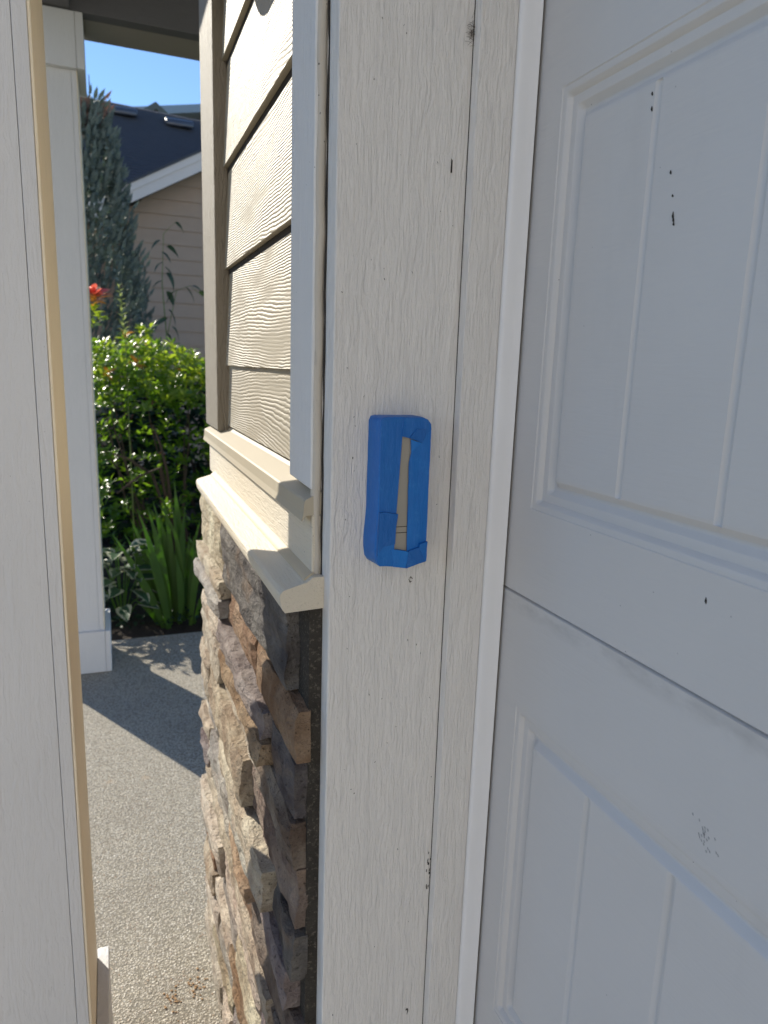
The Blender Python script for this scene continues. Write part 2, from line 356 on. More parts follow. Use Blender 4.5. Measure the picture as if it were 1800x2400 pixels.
# ------------------------------------------------------------------ the garage wall: siding, trim, sill, stone, jamb
XS = 0.2135                        # butt face of the siding
wall = thing('garage_wall', 'tan lap-sided garage corner with white door jamb, sloped sill and stone veneer below', 'wall', (0.30, 1.1, 0))
MB().box(0.2225, 0.40, 0.732, 1.574, 0.0, 2.80).build('wall_core', M['crack'], wall)
ZB = -0.0052; PITCH = 0.1775
for k in range(-1, 9):
    z0 = R(ZB + PITCH*k) if k >= 0 else R(-0.1205)
    z1 = R(ZB + PITCH*(k+1)) + 0.022
    xa = XS + (0.0 if k >= 0 else 0.0026); t = 0.0095
    x1 = XS + 0.0095*((z1-z0)/PITCH)
    y0, y1 = 0.800, 1.4085
    N = 24; bm = bmesh.new(); prof = []
    for i in range(N+1):
        y = y0 + (y1-y0)*i/N; w = 0.0005*noise.noise(Vector((y*7, k*3.1, 0)))
        prof.append([bm.verts.new(c) for c in ((xa+w, y, z0+w), (xa+0.0012+w, y, z0-0.0006+w), (xa+t, y, z0+w), (x1+t, y, z1), (x1, y, z1))])
    for a, b in zip(prof, prof[1:]):
        for q in range(5): bm.faces.new((a[q], a[(q+1) % 5], b[(q+1) % 5], b[q]))
    bm.faces.new(prof[0]); bm.faces.new(prof[-1][::-1])
    mb = MB(); mb.bm.free(); mb.bm = bm; mb.build('siding_board', M['siding'], wall)
MB().box(0.1966, 0.2222, 1.407, 1.580, R(-0.131), 2.80, 0.0022).build('corner_board', M['taupe'], wall, smooth=True)
MB().box(0.2226, 0.32, 1.5755, 1.594, R(-0.131), 2.80, 0.002).build('corner_board', M['taupe'], wall, smooth=True)
MB().prism([(0.718, R(-0.1300)), (0.812, R(-0.1275)), (0.812, 2.80), (0.718, 2.80)], 0, 0.1966, 0.2222, 0.0018).build('trim_board', M['trim'], wall, label='white vertical trim board between the siding and the jamb', smooth=True)
# caulk: a lumpy bead in the corner between trim and jamb, dark crack behind it
path = [(0.2040 + 0.0007*math.sin(i*1.7), 0.7205, R(-0.225) + i*0.03) for i in range(60)]
MB().tube(path, [0.0058 + 0.0009*noise.noise(Vector((i*0.37, 2.0, 0))) for i in range(60)], 9).wobble(0.0006, 60).build('caulk_bead', M['caulk'], wall, smooth=True, sharp=60)
path = [(0.2085 + 0.0006*math.sin(i*2.1), 0.7135 + 0.0005*math.sin(i*1.3), R(-0.235) + i*0.028) for i in range(64)]
MB().tube(path, [0.0011 + 0.0007*noise.noise(Vector((i*0.61, 9.0, 0))) for i in range(64)], 5).build('caulk_crack', M['crack'], wall)
# drip flashing over the frieze
fl = [(0.2205, R(-0.124)), (0.2165, R(-0.1290)), (0.1915, R(-0.1405)), (0.1900, R(-0.1425)), (0.1892, R(-0.1555)), (0.1868, R(-0.1635)), (0.1878, R(-0.1642)), (0.1912, R(-0.158)), (0.2205, R(-0.155))]
MB().prism(fl, 1, 0.7165, 1.560, 0.0004).build('drip_flashing', M['tan_metal'], wall, label='tan metal drip flashing under the siding')
MB().box(0.1985, 0.2222, 0.716, 1.545, R(-0.2285), R(-0.158), 0.0015).build('frieze_board', M['trim_y'], wall, smooth=True)
# sill: cove of caulk, sloping top, rounded nose
sp = [(0.2222, R(-0.2235)), (0.1975, R(-0.2235)), (0.1945, R(-0.2255)), (0.1905, R(-0.2285)), (0.1690, R(-0.2345)), (0.1640, R(-0.2365)), (0.1612, R(-0.2400)), (0.1606, R(-0.2445)), (0.1622, R(-0.2520)), (0.1640, R(-0.2575)), (0.1665, R(-0.2610)), (0.2222, R(-0.2585))]
ob = MB().prism(sp, 1, 0.7045, 1.475, 0.0).build('sill', M['trim_y'], wall, label='white sloping sill with rounded nose above the stone', smooth=True, sharp=26)
MB().prism([(0.1984, R(-0.2205)), (0.1985, R(-0.2320)), (0.1885, R(-0.2320)), (0.1895, R(-0.2272)), (0.1930, R(-0.2240))], 1, 0.7125, 1.470).build('caulk_fillet', mat_plain('tan_caulk', (0.52, 0.43, 0.30), 0.6, 0.05), wall, smooth=True, sharp=50)
MB().box(0.1945, 0.2220, 0.7085, 1.50, 0.0, R(-0.259)).wobble(0.0008, 30).build('mortar_bed', M['mortar'], wall)

# stones: courses of split ledge stone, each stone its own object
PAL = {'cream': (0.60, 0.53, 0.42), 'tan': (0.50, 0.42, 0.31), 'grey': (0.42, 0.40, 0.37), 'purple': (0.27, 0.235, 0.24), 'rust': (0.33, 0.215, 0.13), 'brown': (0.20, 0.155, 0.12), 'dark': (0.115, 0.11, 0.115)}
def stone(y0, y1, z0, z1, xf, col, seed, tilt=0.0):
    rs = random.Random(seed)
    ny = max(6, min(22, int((y1-y0)/0.014))); nz = max(5, min(10, int((z1-z0)/0.010)))
    bm = bmesh.new(); g = []
    o = Vector((seed*3.7, seed*1.3, seed*0.7))
    for i in range(ny+1):
        row = []
        for j in range(nz+1):
            u, v = i/ny, j/nz
            e = min(u*(y1-y0), (1-u)*(y1-y0), v*(z1-z0), (1-v)*(z1-z0))
            y = y0 + (y1-y0)*u; z = z0 + (z1-z0)*v
            q = Vector((0, y*9, z*22)) + o
            d = 0.0055*noise.fractal(q, 0.8, 2.3, 5) + 0.006*abs(noise.noise(Vector((0, y*13, z*55)) + o)) - 0.004*abs(noise.noise(Vector((0, y*31, z*41)) + o))
            d += tilt*(u-0.5) + 0.0045*(1-min(1.0, e/0.006))
            jy = 0.006*noise.noise(Vector((z*30, 0.3, 0)) + o)*(1 if i in (0, ny) else 0.4)
            jz = 0.0045*noise.noise(Vector((y*18, 7.3, 0)) + o)*(1 if j in (0, nz) else 0.4)
            row.append(bm.verts.new((xf + d, y + jy, z + jz)))
        g.append(row)
    for i in range(ny):
        for j in range(nz): bm.faces.new((g[i][j], g[i+1][j], g[i+1][j+1], g[i][j+1]))
    rim = [g[i][0] for i in range(ny+1)] + [g[ny][j] for j in range(1, nz+1)] + [g[i][nz] for i in range(ny-1, -1, -1)] + [g[0][j] for j in range(nz-1, 0, -1)]
    prev = rim
    for sx, ins in ((0.30, -0.0012), (0.65, 0.0008), (1.0, 0.0)):
        ring = []
        for k_, v in enumerate(rim):
            x = v.co.x + (0.1965 - v.co.x)*sx
            w = noise.noise_vector(Vector((x*60, v.co.y*40, v.co.z*40)) + o)*0.0028*(1 if sx < 1 else 0)
            ring.append(bm.verts.new((x, v.co.y + w.y, v.co.z + w.z)))
        for k_ in range(len(rim)):
            bm.faces.new((prev[k_], prev[(k_+1) % len(rim)], ring[(k_+1) % len(rim)], ring[k_]))
        prev = ring
    mb = MB(); mb.bm.free(); mb.bm = bm
    so_ = mb.build('stone', M['stone'], wall, smooth=True, sharp=20)
    c = PAL[col]; f = rs.uniform(0.85, 1.15); so_.color = (c[0]*f, c[1]*f*rs.uniform(0.96, 1.03), c[2]*f*rs.uniform(0.92, 1.05), 1)
    return so_
rows = [(-0.262, -0.372), (-0.373, -0.441), (-0.443, -0.515), (-0.516, -0.583), (-0.584, -0.666), (-0.668, -0.735), (-0.737, -0.800), (-0.802, -0.872), (-0.874, -0.925), (-0.927, -1.000), (-1.002, -1.068), (-1.070, -1.122), (-1.124, -1.195), (-1.197, -1.265), (-1.267, -1.350)]
near_col = ['dark', 'rust', 'dark', 'brown', 'brown', 'dark', 'purple', 'brown', 'brown', 'purple', 'grey', 'brown', 'dark', 'purple', 'dark']  # own browns and rust, darkened further to paint in the shade at this end
rr = random.Random(21); sd = 1
for ri, (zt, zb) in enumerate(rows):
    y = 0.704 + (rr.uniform(0, 0.006) if ri % 3 else rr.uniform(0.008, 0.03))
    if ri == 0: y = 0.752
    first = True
    while y < 1.47:
        L = rr.uniform(0.16, 0.40) if not first else rr.uniform(0.10, 0.26)
        if ri == 0: L = 0.46 if first else 0.2
        y1 = min(y+L, 1.505 + rr.uniform(-0.02, 0.012))
        if 1.47 - y1 < 0.07: y1 = 1.500 + rr.uniform(-0.02, 0.012)
        xf = rr.uniform(0.1570, 0.1780) if not first else rr.uniform(0.1660, 0.1780)
        if ri == 0: xf = 0.172
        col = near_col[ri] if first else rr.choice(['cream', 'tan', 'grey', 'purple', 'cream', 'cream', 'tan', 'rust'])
        tilt = rr.uniform(-0.007, 0.007)
        if (zt-zb) > 0.062 and not first and rr.random() < 0.42:
            zm = zb + (zt-zb)*rr.uniform(0.38, 0.62)
            stone(y, y1, R(zb), R(zm)-0.003, xf, col, sd, tilt); sd += 1
            stone(y, y1, R(zm)+0.002, R(zt)-0.002, rr.uniform(0.157, 0.176), rr.choice(['cream', 'tan', 'grey', 'purple']), sd, -tilt); sd += 1
        else:
            stone(y, y1, R(zb), R(zt)-(rr.uniform(0, 0.006) if ri else 0), xf, col, sd, tilt); sd += 1
        y = y1 + rr.uniform(0.002, 0.012); first = False
        if y1 > 1.46: break

# door jamb: rough-sawn casing, ribbed stop, folded weather flange
MB().box(0.2095, 0.3475, 0.685, 0.7312, 0.0, 2.24, 0.0016).build('jamb_board', M['jamb'], wall, label='wide rough-sawn white jamb board facing the driveway', smooth=True)
stp = MB().prism([(0.3462, 0.7300), (0.3462, 0.6742), (0.3472, 0.6727), (0.3868, 0.6727), (0.3876, 0.6740), (0.3876, 0.7300)], 2, 0.0, 2.235).build('door_stop', M['jamb'], wall, smooth=True, sharp=50)
MB().box(0.3456, 0.3461, 0.6840, 0.686, 0.0, 2.235).build('joint_gap', M['crack'], wall)
fpts = [(0.3878, 0.6752), (0.3890, 0.6712), (0.3930, 0.6696), (0.4000, 0.6690), (0.4075, 0.6672), (0.4105, 0.6662), (0.4112, 0.6672), (0.4080, 0.6692), (0.4000, 0.6712), (0.3940, 0.6722), (0.3880, 0.6765)]
MB().prism(fpts, 2, 0.0, 2.232).build('weather_flange', M['vinyl'], stp, smooth=True, sharp=70)
MB().box(0.40, 0.47, 0.700, 0.7305, 0.0, 2.24).build('jamb_back', M['crack'], wall)
# wall over the door, eave and far jamb
MB().box(0.215, 0.36, -2.62, 0.7305, 2.2405, 3.05).build('header_wall', M['siding'], wall)
MB().box(0.1985, 0.2148, -2.62, 0.7300, 2.2405, 2.44, 0.002).build('header_trim', M['trim_y'], wall)
MB().box(0.2095, 0.36, -2.30, -2.062, 0.0, 2.2395, 0.002).build('jamb_board', M['jamb'], wall)
MB().box(-0.22, 3.0, -2.80, 0.60, 3.0515, 3.16).build('eave', M['soffit'], wall)

# marks on the jamb
def flake(pts, name, m, y, parent=wall, th=0.0006):
    MB().prism(pts, 1, y-th, y+0.0004).build(name, m, parent)
flake([(0.3281, R(0.193)), (0.3298, R(0.193)), (0.3297, R(0.2045)), (0.3284, R(0.206))], 'nail_slot', M['speck'], 0.685)
bmk = [(0.3212, R(-0.8035)), (0.3222, R(-0.8022)), (0.3236, R(-0.8026)), (0.3240, R(-0.8050)), (0.3230, R(-0.8105))]
MB().tube([(x, 0.6846, z) for x, z in bmk], [0.0007, 0.0009, 0.0009, 0.0007, 0.0003], 5).build('dead_bug', M['speck'], wall)
rr2 = random.Random(5); mb = MB()
for _ in range(34):
    a = rr2.uniform(0, 2*PI); c = Vector((0.3424 + rr2.gauss(0, 0.0022), 0.6838, R(0.3253 - 0.004) + rr2.gauss(0, 0.0055)))
    d = Vector((math.cos(a)*0.0035, rr2.uniform(-0.0025, 0.0), math.sin(a)*0.0035))
    mb.tube([c-d, c+Vector((0, -0.0012, 0.0004)), c+d], 0.00016, 3)
mb.build('web_fluff', M['fluff'], wall)
mb = MB()
for _ in range(16):
    c = Vector((0.3432 + rr2.gauss(0, 0.0016), 0.6843, R(-0.612) + rr2.gauss(0, 0.013)))
    mb.tube([c, c + Vector((rr2.uniform(-.0008, .0008), 0, rr2.uniform(0.0012, 0.004)))], 0.00045, 4)
mb.build('scuff_mark', M['speck'], wall)
mb = MB()
for _ in range(7):
    a = rr2.uniform(0, 2*PI); mb.tube([(0.303 + 0.0022*math.cos(a), 0.6846, R(-0.2283) + 0.0035*math.sin(a)), (0.303 + 0.0014*math.cos(a+1.2), 0.6844, R(-0.2283) + 0.0028*math.sin(a+1.2))], 0.0005, 4)
mb.build('wood_knot', M['fluff'], wall)
mb = MB()
for _ in range(46):
    x = rr2.uniform(0.214, 0.342); z = R(rr2.uniform(-0.85, 0.42))
    if 0.235 < x < 0.32 and R(-0.22) < z < R(-0.03): continue
    mb.tube([(x, 0.6848, z), (x + rr2.uniform(-.0012, .0012), 0.6846, z + rr2.uniform(0.0005, 0.0022))], rr2.uniform(0.0002, 0.00045), 4)
mb.build('dirt_specks', M['speck'], wall, kind='stuff')

# ------------------------------------------------------------------ garage door: stamped steel sections
XD = 0.414
door = thing('garage_door', 'white sectional garage door with stamped plank panels, closed', 'garage door', (XD, -0.7, 0))
YA, YB = 0.702, -2.06
def section(zt, zb, panels_z):
    """one section: flat skin with recessed panel fields, moulded frames and vertical V grooves"""
    zi0, zi1 = panels_z                       # outer edges of the moulding, top and bottom
    prof = [(0.0, 0.0), (0.0010, 0.0009), (0.0060, 0.0009), (0.0072, 0.0013), (0.0108, 0.0058), (0.0120, 0.0060), (0.0185, 0.0052), (0.0200, 0.0058), (0.0240, 0.0108), (0.0252, 0.0112), (0.0278, 0.0110), (0.0290, 0.0102), (0.0345, 0.0044), (0.0355, 0.0040)]
    fr = 0.0355
    cols = []; y = 0.6275; PW = 0.56
    fields = []
    while y - PW > YB: fields.append((y, y-PW)); y -= PW + 0.115
    def depth(yy, zz):
        for a, b in fields:
            if b < yy < a and zi1 < zz < zi0:
                e = min(a-yy, yy-b, zi0-zz, zz-zi1)
                if e >= fr:
                    d = prof[-1][1]; k = (a - fr - 0.094 - yy)/0.112; f_ = abs(k-round(k))*0.112
                    if round(k) >= 0 and f_ < 0.0042 and yy > b+fr+0.02: d += 0.0024*(1-(f_/0.0042)**2)
                    return d
                for (e0, d0), (e1, d1) in zip(prof, prof[1:]):
                    if e <= e1: return d0 + (d1-d0)*(e-e0)/(e1-e0)
        return 0.0
    ys = {YA, YB}; zs = {zt, zb}
    for a, b in fields:
        for e, _ in prof: ys.add(a-e); ys.add(b+e)
        ys.add(a+0.004); ys.add(b-0.004); ys.add(a-fr-0.004); ys.add(b+fr+0.004)
        for k in range(0, 5):
            c = a - fr - 0.094 - 0.112*k
            if c > b+fr+0.02:
                for t in (-0.0065, -0.0042, -0.0022, 0.0, 0.0022, 0.0042, 0.0065): ys.add(c+t)
    for e, _ in prof: zs.add(zi0-e); zs.add(zi1+e)
    zs |= {zi0+0.004, zi1-0.004, zi0-fr-0.004, zi1+fr+0.004}
    ys = sorted(ys); zs = sorted(zs)
    bm = bmesh.new()
    g = [[bm.verts.new((XD + depth(yy, zz), yy, zz)) for zz in zs] for yy in ys]
    for i in range(len(ys)-1):
        for j in range(len(zs)-1): bm.faces.new((g[i][j], g[i+1][j], g[i+1][j+1], g[i][j+1]))
    # top and bottom lips turned back 45 mm
    for j, dz in ((0, 0.0), (len(zs)-1, 0.0)):
        r1 = [bm.verts.new((XD + 0.002, yy, zs[j] + (-0.0012 if j == 0 else 0.0012))) for yy in (ys[0], ys[-1])]
        r2 = [bm.verts.new((XD + 0.045, yy, zs[j] + (-0.0012 if j == 0 else 0.0012))) for yy in (ys[0], ys[-1])]
        bm.faces.new((r1[0], r1[1], r2[1], r2[0]))
        for i in range(len(ys)-1): pass
        bm.faces.new([g[i][j] for i in range(len(ys))] + [r1[1], r1[0]])
    for i in (0, len(ys)-1):
        a = [bm.verts.new((XD + 0.045, ys[i], z)) for z in (zs[0], zs[-1])]
        bm.faces.new([g[i][j] for j in range(len(zs))] + [a[1], a[0]])
    mb = MB(); mb.bm.free(); mb.bm = bm
    return mb.build('door_section', M['door'], door, smooth=True, sharp=40)
H_ = 0.634; seam = R(-0.241); g_ = 0.0018
s1 = section(seam + H_, seam + g_, (R(0.266), R(-0.142)))
s2 = section(seam - g_, seam - H_ + g_, (R(-0.367), R(-0.776)))
section(seam - H_ - g_, 0.006, (seam - H_ - 0.11, 0.10))
section(2.20, seam + H_ + 2*g_, (2.10, seam + H_ + 0.12))
MB().box(XD+0.046, XD+0.075, YB, YA, 0.0, 2.235).build('door_backing', M['crack'], door)
mb = MB()
for (y, z, l) in ((0.4748, 0.1585, 0.003), (0.4672, 0.1268, 0.006), (0.4662, 0.1225, 0.004), (0.4655, 0.1190, 0.003), (0.5053, 0.2241, 0.003), (0.504, 0.213, 0.004), (0.470, 0.140, 0.002), (0.3842, -0.1616, 0.005)):
    xo = XD + (0.0039 if z > -0.1 else 0)
    mb.tube([(xo-0.0001, y, R(z)), (xo-0.0004, y-0.0004, R(z)-l*0.6), (xo-0.0001, y-0.0008, R(z)-l)], [0.0003, 0.0009, 0.0003], 5)
mb.build('black_scuff', M['speck'], s1)
mb = MB()
for i in range(26):
    y = 0.357 + rr2.gauss(0, 0.006); z = -0.345 + (0.357-y)*-0.6 + rr2.gauss(0, 0.006)
    mb.tube([(XD-0.0001, y, R(z)), (XD-0.0003, y-0.0012, R(z)-0.0016)], 0.00028, 4)
mb.build('scrape', mat_plain('grey_scrape', (0.27, 0.26, 0.255), 0.8), s2)

# ------------------------------------------------------------------ doorbell wrapped in blue tape, on the jamb
bell = thing('doorbell', 'doorbell wrapped in blue masking tape with a bare grey slit, on the white jamb', 'doorbell', (0.278, 0.685, R(-0.13)))
outl = [(0.2508, -0.0530), (0.2528, -0.0486), (0.2570, -0.0476), (0.2969, -0.0475), (0.3030, -0.0500), (0.3060, -0.0545), (0.3064, -0.1765), (0.3054, -0.1996), (0.2822, -0.2054), (0.2534, -0.2012), (0.2500, -0.1960), (0.2486, -0.1860), (0.2484, -0.1760), (0.2506, -0.1430)]
YF = 0.6556
MB().prism([(x*0.97+0.278*0.03, R(z*0.985-0.128*0.015)) for x, z in outl], 1, YF+0.0012, 0.6852, 0.002).build('faceplate', M['faceplate'], bell, label='bare grey faceplate showing through the slit')
for z in (-0.1608, -0.1672):
    MB().box(0.2690, 0.2838, YF+0.0008, YF+0.0016, R(z)-0.0003, R(z)+0.0003).build('faceplate_line', M['speck'], bell)
# side wrap: a sleeve round the box
def sleeve():
    bm = bmesh.new(); k = len(outl); sub = []
    for i in range(k):
        a, b = outl[i], outl[(i+1) % k]; L = math.dist(a, b); m_ = max(1, int(L/0.008))
        for j in range(m_): sub.append((a[0]+(b[0]-a[0])*j/m_, a[1]+(b[1]-a[1])*j/m_))
    rings = []
    for yy, sc, dx in ((0.6850, 1.0, -0.0022), (0.675, 1.004, -0.0012), (0.664, 1.0, 0.0), (0.6585, 0.998, 0.0), (0.6562, 0.988, 0.0), (0.6552, 0.962, 0.0), (0.6552, 0.88, 0.0)):
        ring = []
        for x, z in sub:
            cx, cz = 0.278, -0.128
            px = cx + (x-cx)*sc; pz = cz + (z-cz)*(1-(1-sc)*0.38)
            if x < 0.262: px += dx
            w = noise.noise_vector(Vector((x*90, yy*120, z*70)))*0.0003
            ring.append(bm.verts.new((px + w.x, yy + w.y*0.6, R(pz + w.z))))
        rings.append(ring)
    for a, b in zip(rings, rings[1:]):
        for i in range(len(sub)): bm.faces.new((a[i], a[(i+1) % len(sub)], b[(i+1) % len(sub)], b[i]))
    mb = MB(); mb.bm.free(); mb.bm = bm
    return mb.build('tape_wrap', M['tape'], bell, smooth=True, sharp=70)
sleeve()
TAPE = dict(
 left=[(0.2511, -0.0500), (0.2530, -0.0487), (0.275, -0.0489), (0.2739, -0.0669), (0.2727, -0.0827), (0.2719, -0.1087), (0.27, -0.1457), (0.2696, -0.1789), (0.2653, -0.1836), (0.2536, -0.1842), (0.2520, -0.1432)],
 right=[(0.2955, -0.0736), (0.2846, -0.083), (0.2827, -0.0933), (0.2831, -0.1355), (0.2839, -0.1871), (0.2965, -0.1829), (0.3058, -0.1765), (0.3056, -0.0597), (0.2996, -0.0657)],
 topR=[(0.2752, -0.0486), (0.2969, -0.0482), (0.3022, -0.0508), (0.3050, -0.0540), (0.3056, -0.0605), (0.2996, -0.0657), (0.2955, -0.0736), (0.281, -0.0684), (0.2736, -0.0669)],
 tri=[(0.2834, -0.0699), (0.2955, -0.0738), (0.2844, -0.083)],
 flap=[(0.2814, -0.068), (0.2957, -0.0735), (0.2994, -0.0657), (0.2996, -0.0596), (0.2891, -0.0593)],
 patch=[(0.2512, -0.1444), (0.2569, -0.1439), (0.2635, -0.1452), (0.2717, -0.1465), (0.2702, -0.1618), (0.2695, -0.178), (0.2507, -0.1812), (0.2501, -0.1900), (0.2500, -0.1697)],
 foldA=[(0.2511, -0.1801), (0.2689, -0.178), (0.2656, -0.1827), (0.2684, -0.197), (0.2674, -0.202), (0.2532, -0.2005), (0.2506, -0.1966)],
 foldC=[(0.2852, -0.1864), (0.2968, -0.1829), (0.3048, -0.1987), (0.2825, -0.2046)],
 foldB=[(0.2656, -0.1829), (0.2836, -0.1866), (0.2853, -0.1881), (0.2821, -0.2047), (0.2674, -0.2020), (0.2682, -0.197)],
 cornR=[(0.2966, -0.1794), (0.3012, -0.1782), (0.3056, -0.1768), (0.3050, -0.1985), (0.3040, -0.1978), (0.297, -0.1833)])
lay = 0
for nm, pts in TAPE.items():
    lay += 1; yl = YF - 0.0004 - 0.00036*lay
    bm = bmesh.new()
    c = Vector((sum(p[0] for p in pts)/len(pts), sum(p[1] for p in pts)/len(pts)))
    # subdivided rim, wrinkled sheet with a lifted edge, on a real back face
    sub = []
    for i in range(len(pts)):
        a, b = pts[i], pts[(i+1) % len(pts)]; m_ = max(1, int(math.dist(a, b)/0.006))
        sub += [(a[0]+(b[0]-a[0])*j/m_, a[1]+(b[1]-a[1])*j/m_) for j in range(m_)]
    def tp(x, z, lift):
        w = noise.noise(Vector((x*150, z*110, lay*5.1)))
        return (x + 0.0003*w, yl - lift - 0.0006*max(0, w), R(z + 0.00045*noise.noise(Vector((x*500, z*500, lay)))))
    front = [bm.verts.new(tp(x, z, 0.0001 + (0.0009 if nm in ('flap', 'patch', 'cornR', 'foldC') else 0)*(1 if hash((round(x*4000), round(z*4000))) % 3 else 0.3))) for x, z in sub]
    back = [bm.verts.new((v.co.x, yl + 0.0004 + 0.00035*lay, v.co.z)) for v in front]
    f = bm.faces.new(front); bmesh.ops.triangulate(bm, faces=[f])
    for i in range(len(sub)): bm.faces.new((front[i], front[(i+1) % len(sub)], back[(i+1) % len(sub)], back[i]))
    mb = MB(); mb.bm.free(); mb.bm = bm
    mb.build('tape_fold' if nm not in ('left', 'right', 'patch') else 'tape_strip', M['tape'], bell)

# ------------------------------------------------------------------ porch columns
def column(x1, yf, w, label, z_top=2.597):
    x0 = x1 - w; yb = yf + w
    t = thing('porch_column', label, 'column', ((x0+x1)/2, (yf+yb)/2, 0), 'white porch columns')
    sb = 0.0215
    MB().box(x1-sb, x1-0.0042, yf, yb, 0.0, z_top, 0.001).build('side_board', M['column'], t, smooth=True)
    MB().box(x1-0.0040, x1, yf+0.0012, yb, 0.0, z_top, 0.0016, 3).build('bounce_tint_facing', M['side'], t, label='inner column face with warm bounce light painted in', smooth=True)  # added thin layer, carries the bounce light as colour
    MB().box(x0, x0+sb, yf, yb, 0.0, z_top, 0.003).build('side_board', M['column'], t, smooth=True)
    MB().box(x0+sb+0.0006, x1-sb-0.0006, yf+0.0003, yf+0.02, 0.0, z_top, 0.0008).build('front_board', M['column'], t, smooth=True)
    MB().box(x0+sb+0.0006, x1-sb-0.0006, yb-0.02, yb-0.0003, 0.0, z_top, 0.0008).build('back_board', M['column'], t, smooth=True)
    for nm, za, zb, pr in (('plinth', 0.002, 0.190, 0.0215), ('capital', 2.405, z_top-0.002, 0.0280)):
        q = 0.0006
        MB().box(x1+q, x1+pr, yf-pr, yb+pr, za, zb, 0.0016).build(nm+'_board', M['column'], t, smooth=True)
        MB().box(x0-pr, x0-q, yf-pr, yb+pr, za, zb, 0.0016).build(nm+'_board', M['column'], t, smooth=True)
        MB().box(x0-q+0.001, x1+q-0.001, yf-pr+0.0004, yf-q, za+0.0003, zb-0.0003, 0.0012).build(nm+'_board', M['column'], t, smooth=True)
        MB().box(x0-q+0.001, x1+q-0.001, yb+q, yb+pr-0.0004, za+0.0003, zb-0.0003, 0.0012).build(nm+'_board', M['column'], t, smooth=True)
    return t
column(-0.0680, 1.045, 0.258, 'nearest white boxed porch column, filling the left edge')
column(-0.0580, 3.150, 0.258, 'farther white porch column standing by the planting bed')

roof = thing('porch_roof', 'dark porch beam and flat soffit carried by the white columns', 'porch roof', (1.2, 2.3, 2.6))
MB().box(-0.33, 3.2, 3.130, 3.192, 2.599, 2.90, 0.002).build('beam', M['beam'], roof)
MB().box(-0.30, 3.2, 3.1925, 3.40, 2.6065, 2.90).build('beam', M['soffit'], roof)
MB().box(-0.325, -0.072, 1.05, 3.1295, 2.600, 2.90, 0.003).build('beam', M['beam'], roof)
MB().box(-0.55, 3.2, 0.62, 3.60, 2.902, 3.02).build('soffit', M['soffit'], roof)

# wall lantern just above the view: its shadow falls on the siding
lan = thing('wall_lantern', 'black wall lantern on the tan siding above the trim', 'lantern', (0.21, 1.26, 1.98))
MB().box(0.196, 0.214, 1.215, 1.305, 1.955, 2.20, 0.004).build('backplate', M['black_metal'], lan)
def frus(mb, cx, cy, pts, n=6):
    rings = [[mb.bm.verts.new((cx + r*math.cos(2*PI*k/n+0.5), cy + r*math.sin(2*PI*k/n+0.5), z)) for k in range(n)] for r, z in pts]
    for a, b in zip(rings, rings[1:]):
        for k in range(n): mb.bm.faces.new((a[k], a[(k+1) % n], b[(k+1) % n], b[k]))
    mb.bm.faces.new(rings[0][::-1]); mb.bm.faces.new(rings[-1]); return mb
frus(MB(), 0.122, 1.262, [(0.010, 1.945), (0.030, 1.958), (0.052, 1.975), (0.055, 1.985)]).build('bottom_cap', M['black_metal'], lan)
frus(MB(), 0.122, 1.262, [(0.048, 1.9855), (0.062, 2.145)]).build('glass', M['glass'], lan)
frus(MB(), 0.122, 1.262, [(0.074, 2.1455), (0.070, 2.155), (0.03, 2.20), (0.008, 2.225)]).build('roof_cap', M['black_metal'], lan)
MB().tube([(0.197, 1.262, 2.17), (0.17, 1.262, 2.235), (0.14, 1.262, 2.245), (0.122, 1.262, 2.225)], 0.006).build('arm', M['black_metal'], lan)

# ------------------------------------------------------------------ neighbour's house
nb = thing('neighbor_house', 'tan lap-sided neighbour house with dark shingle roof and white rake board', 'house', (2.0, 11.0, 0))
YG = 9.5
def rake(x): return 3.361 + (x-0.394)*0.546       # upper edge of the rake board
APX = 3.1
z = 0.0; k = 0
while z < 4.75:
    zt = z + 0.172; x0 = 0.30; x1 = 2*APX - 0.30
    # boards end under the rake: trapezoids
    def lim(zz): return max(x0, 0.394 + (zz + 0.16 - 3.361)/0.546)
    a0, a1 = lim(z), lim(zt)
    b0, b1 = 2*APX - a0, 2*APX - a1
    if a1 >= APX - 0.1: break
    N = MB(); bmx = N.bm
    v = [bmx.verts.new(c) for c in ((a0, YG, z), (b0, YG, z), (b0, YG+0.02, z), (a0, YG+0.02, z), (a1, YG+0.012, zt+0.004), (b1, YG+0.012, zt+0.004), (b1, YG+0.03, zt+0.004), (a1, YG+0.03, zt+0.004))]
    for f in ((0, 1, 2, 3), (0, 4, 5, 1), (1, 5, 6, 2), (2, 6, 7, 3), (3, 7, 4, 0), (4, 7, 6, 5)): bmx.faces.new([v[i] for i in f])
    N.build('siding_board', M['nsiding'], nb); z = zt
zc = rake(APX)
MB().prism([(0.33, 0.0), (2*APX-0.33, 0.0), (2*APX-0.33, 3.15), (APX, zc-0.22), (0.33, 3.15)], 1, YG+0.032, 12.0).build('gable_wall', M['nsiding'], nb)
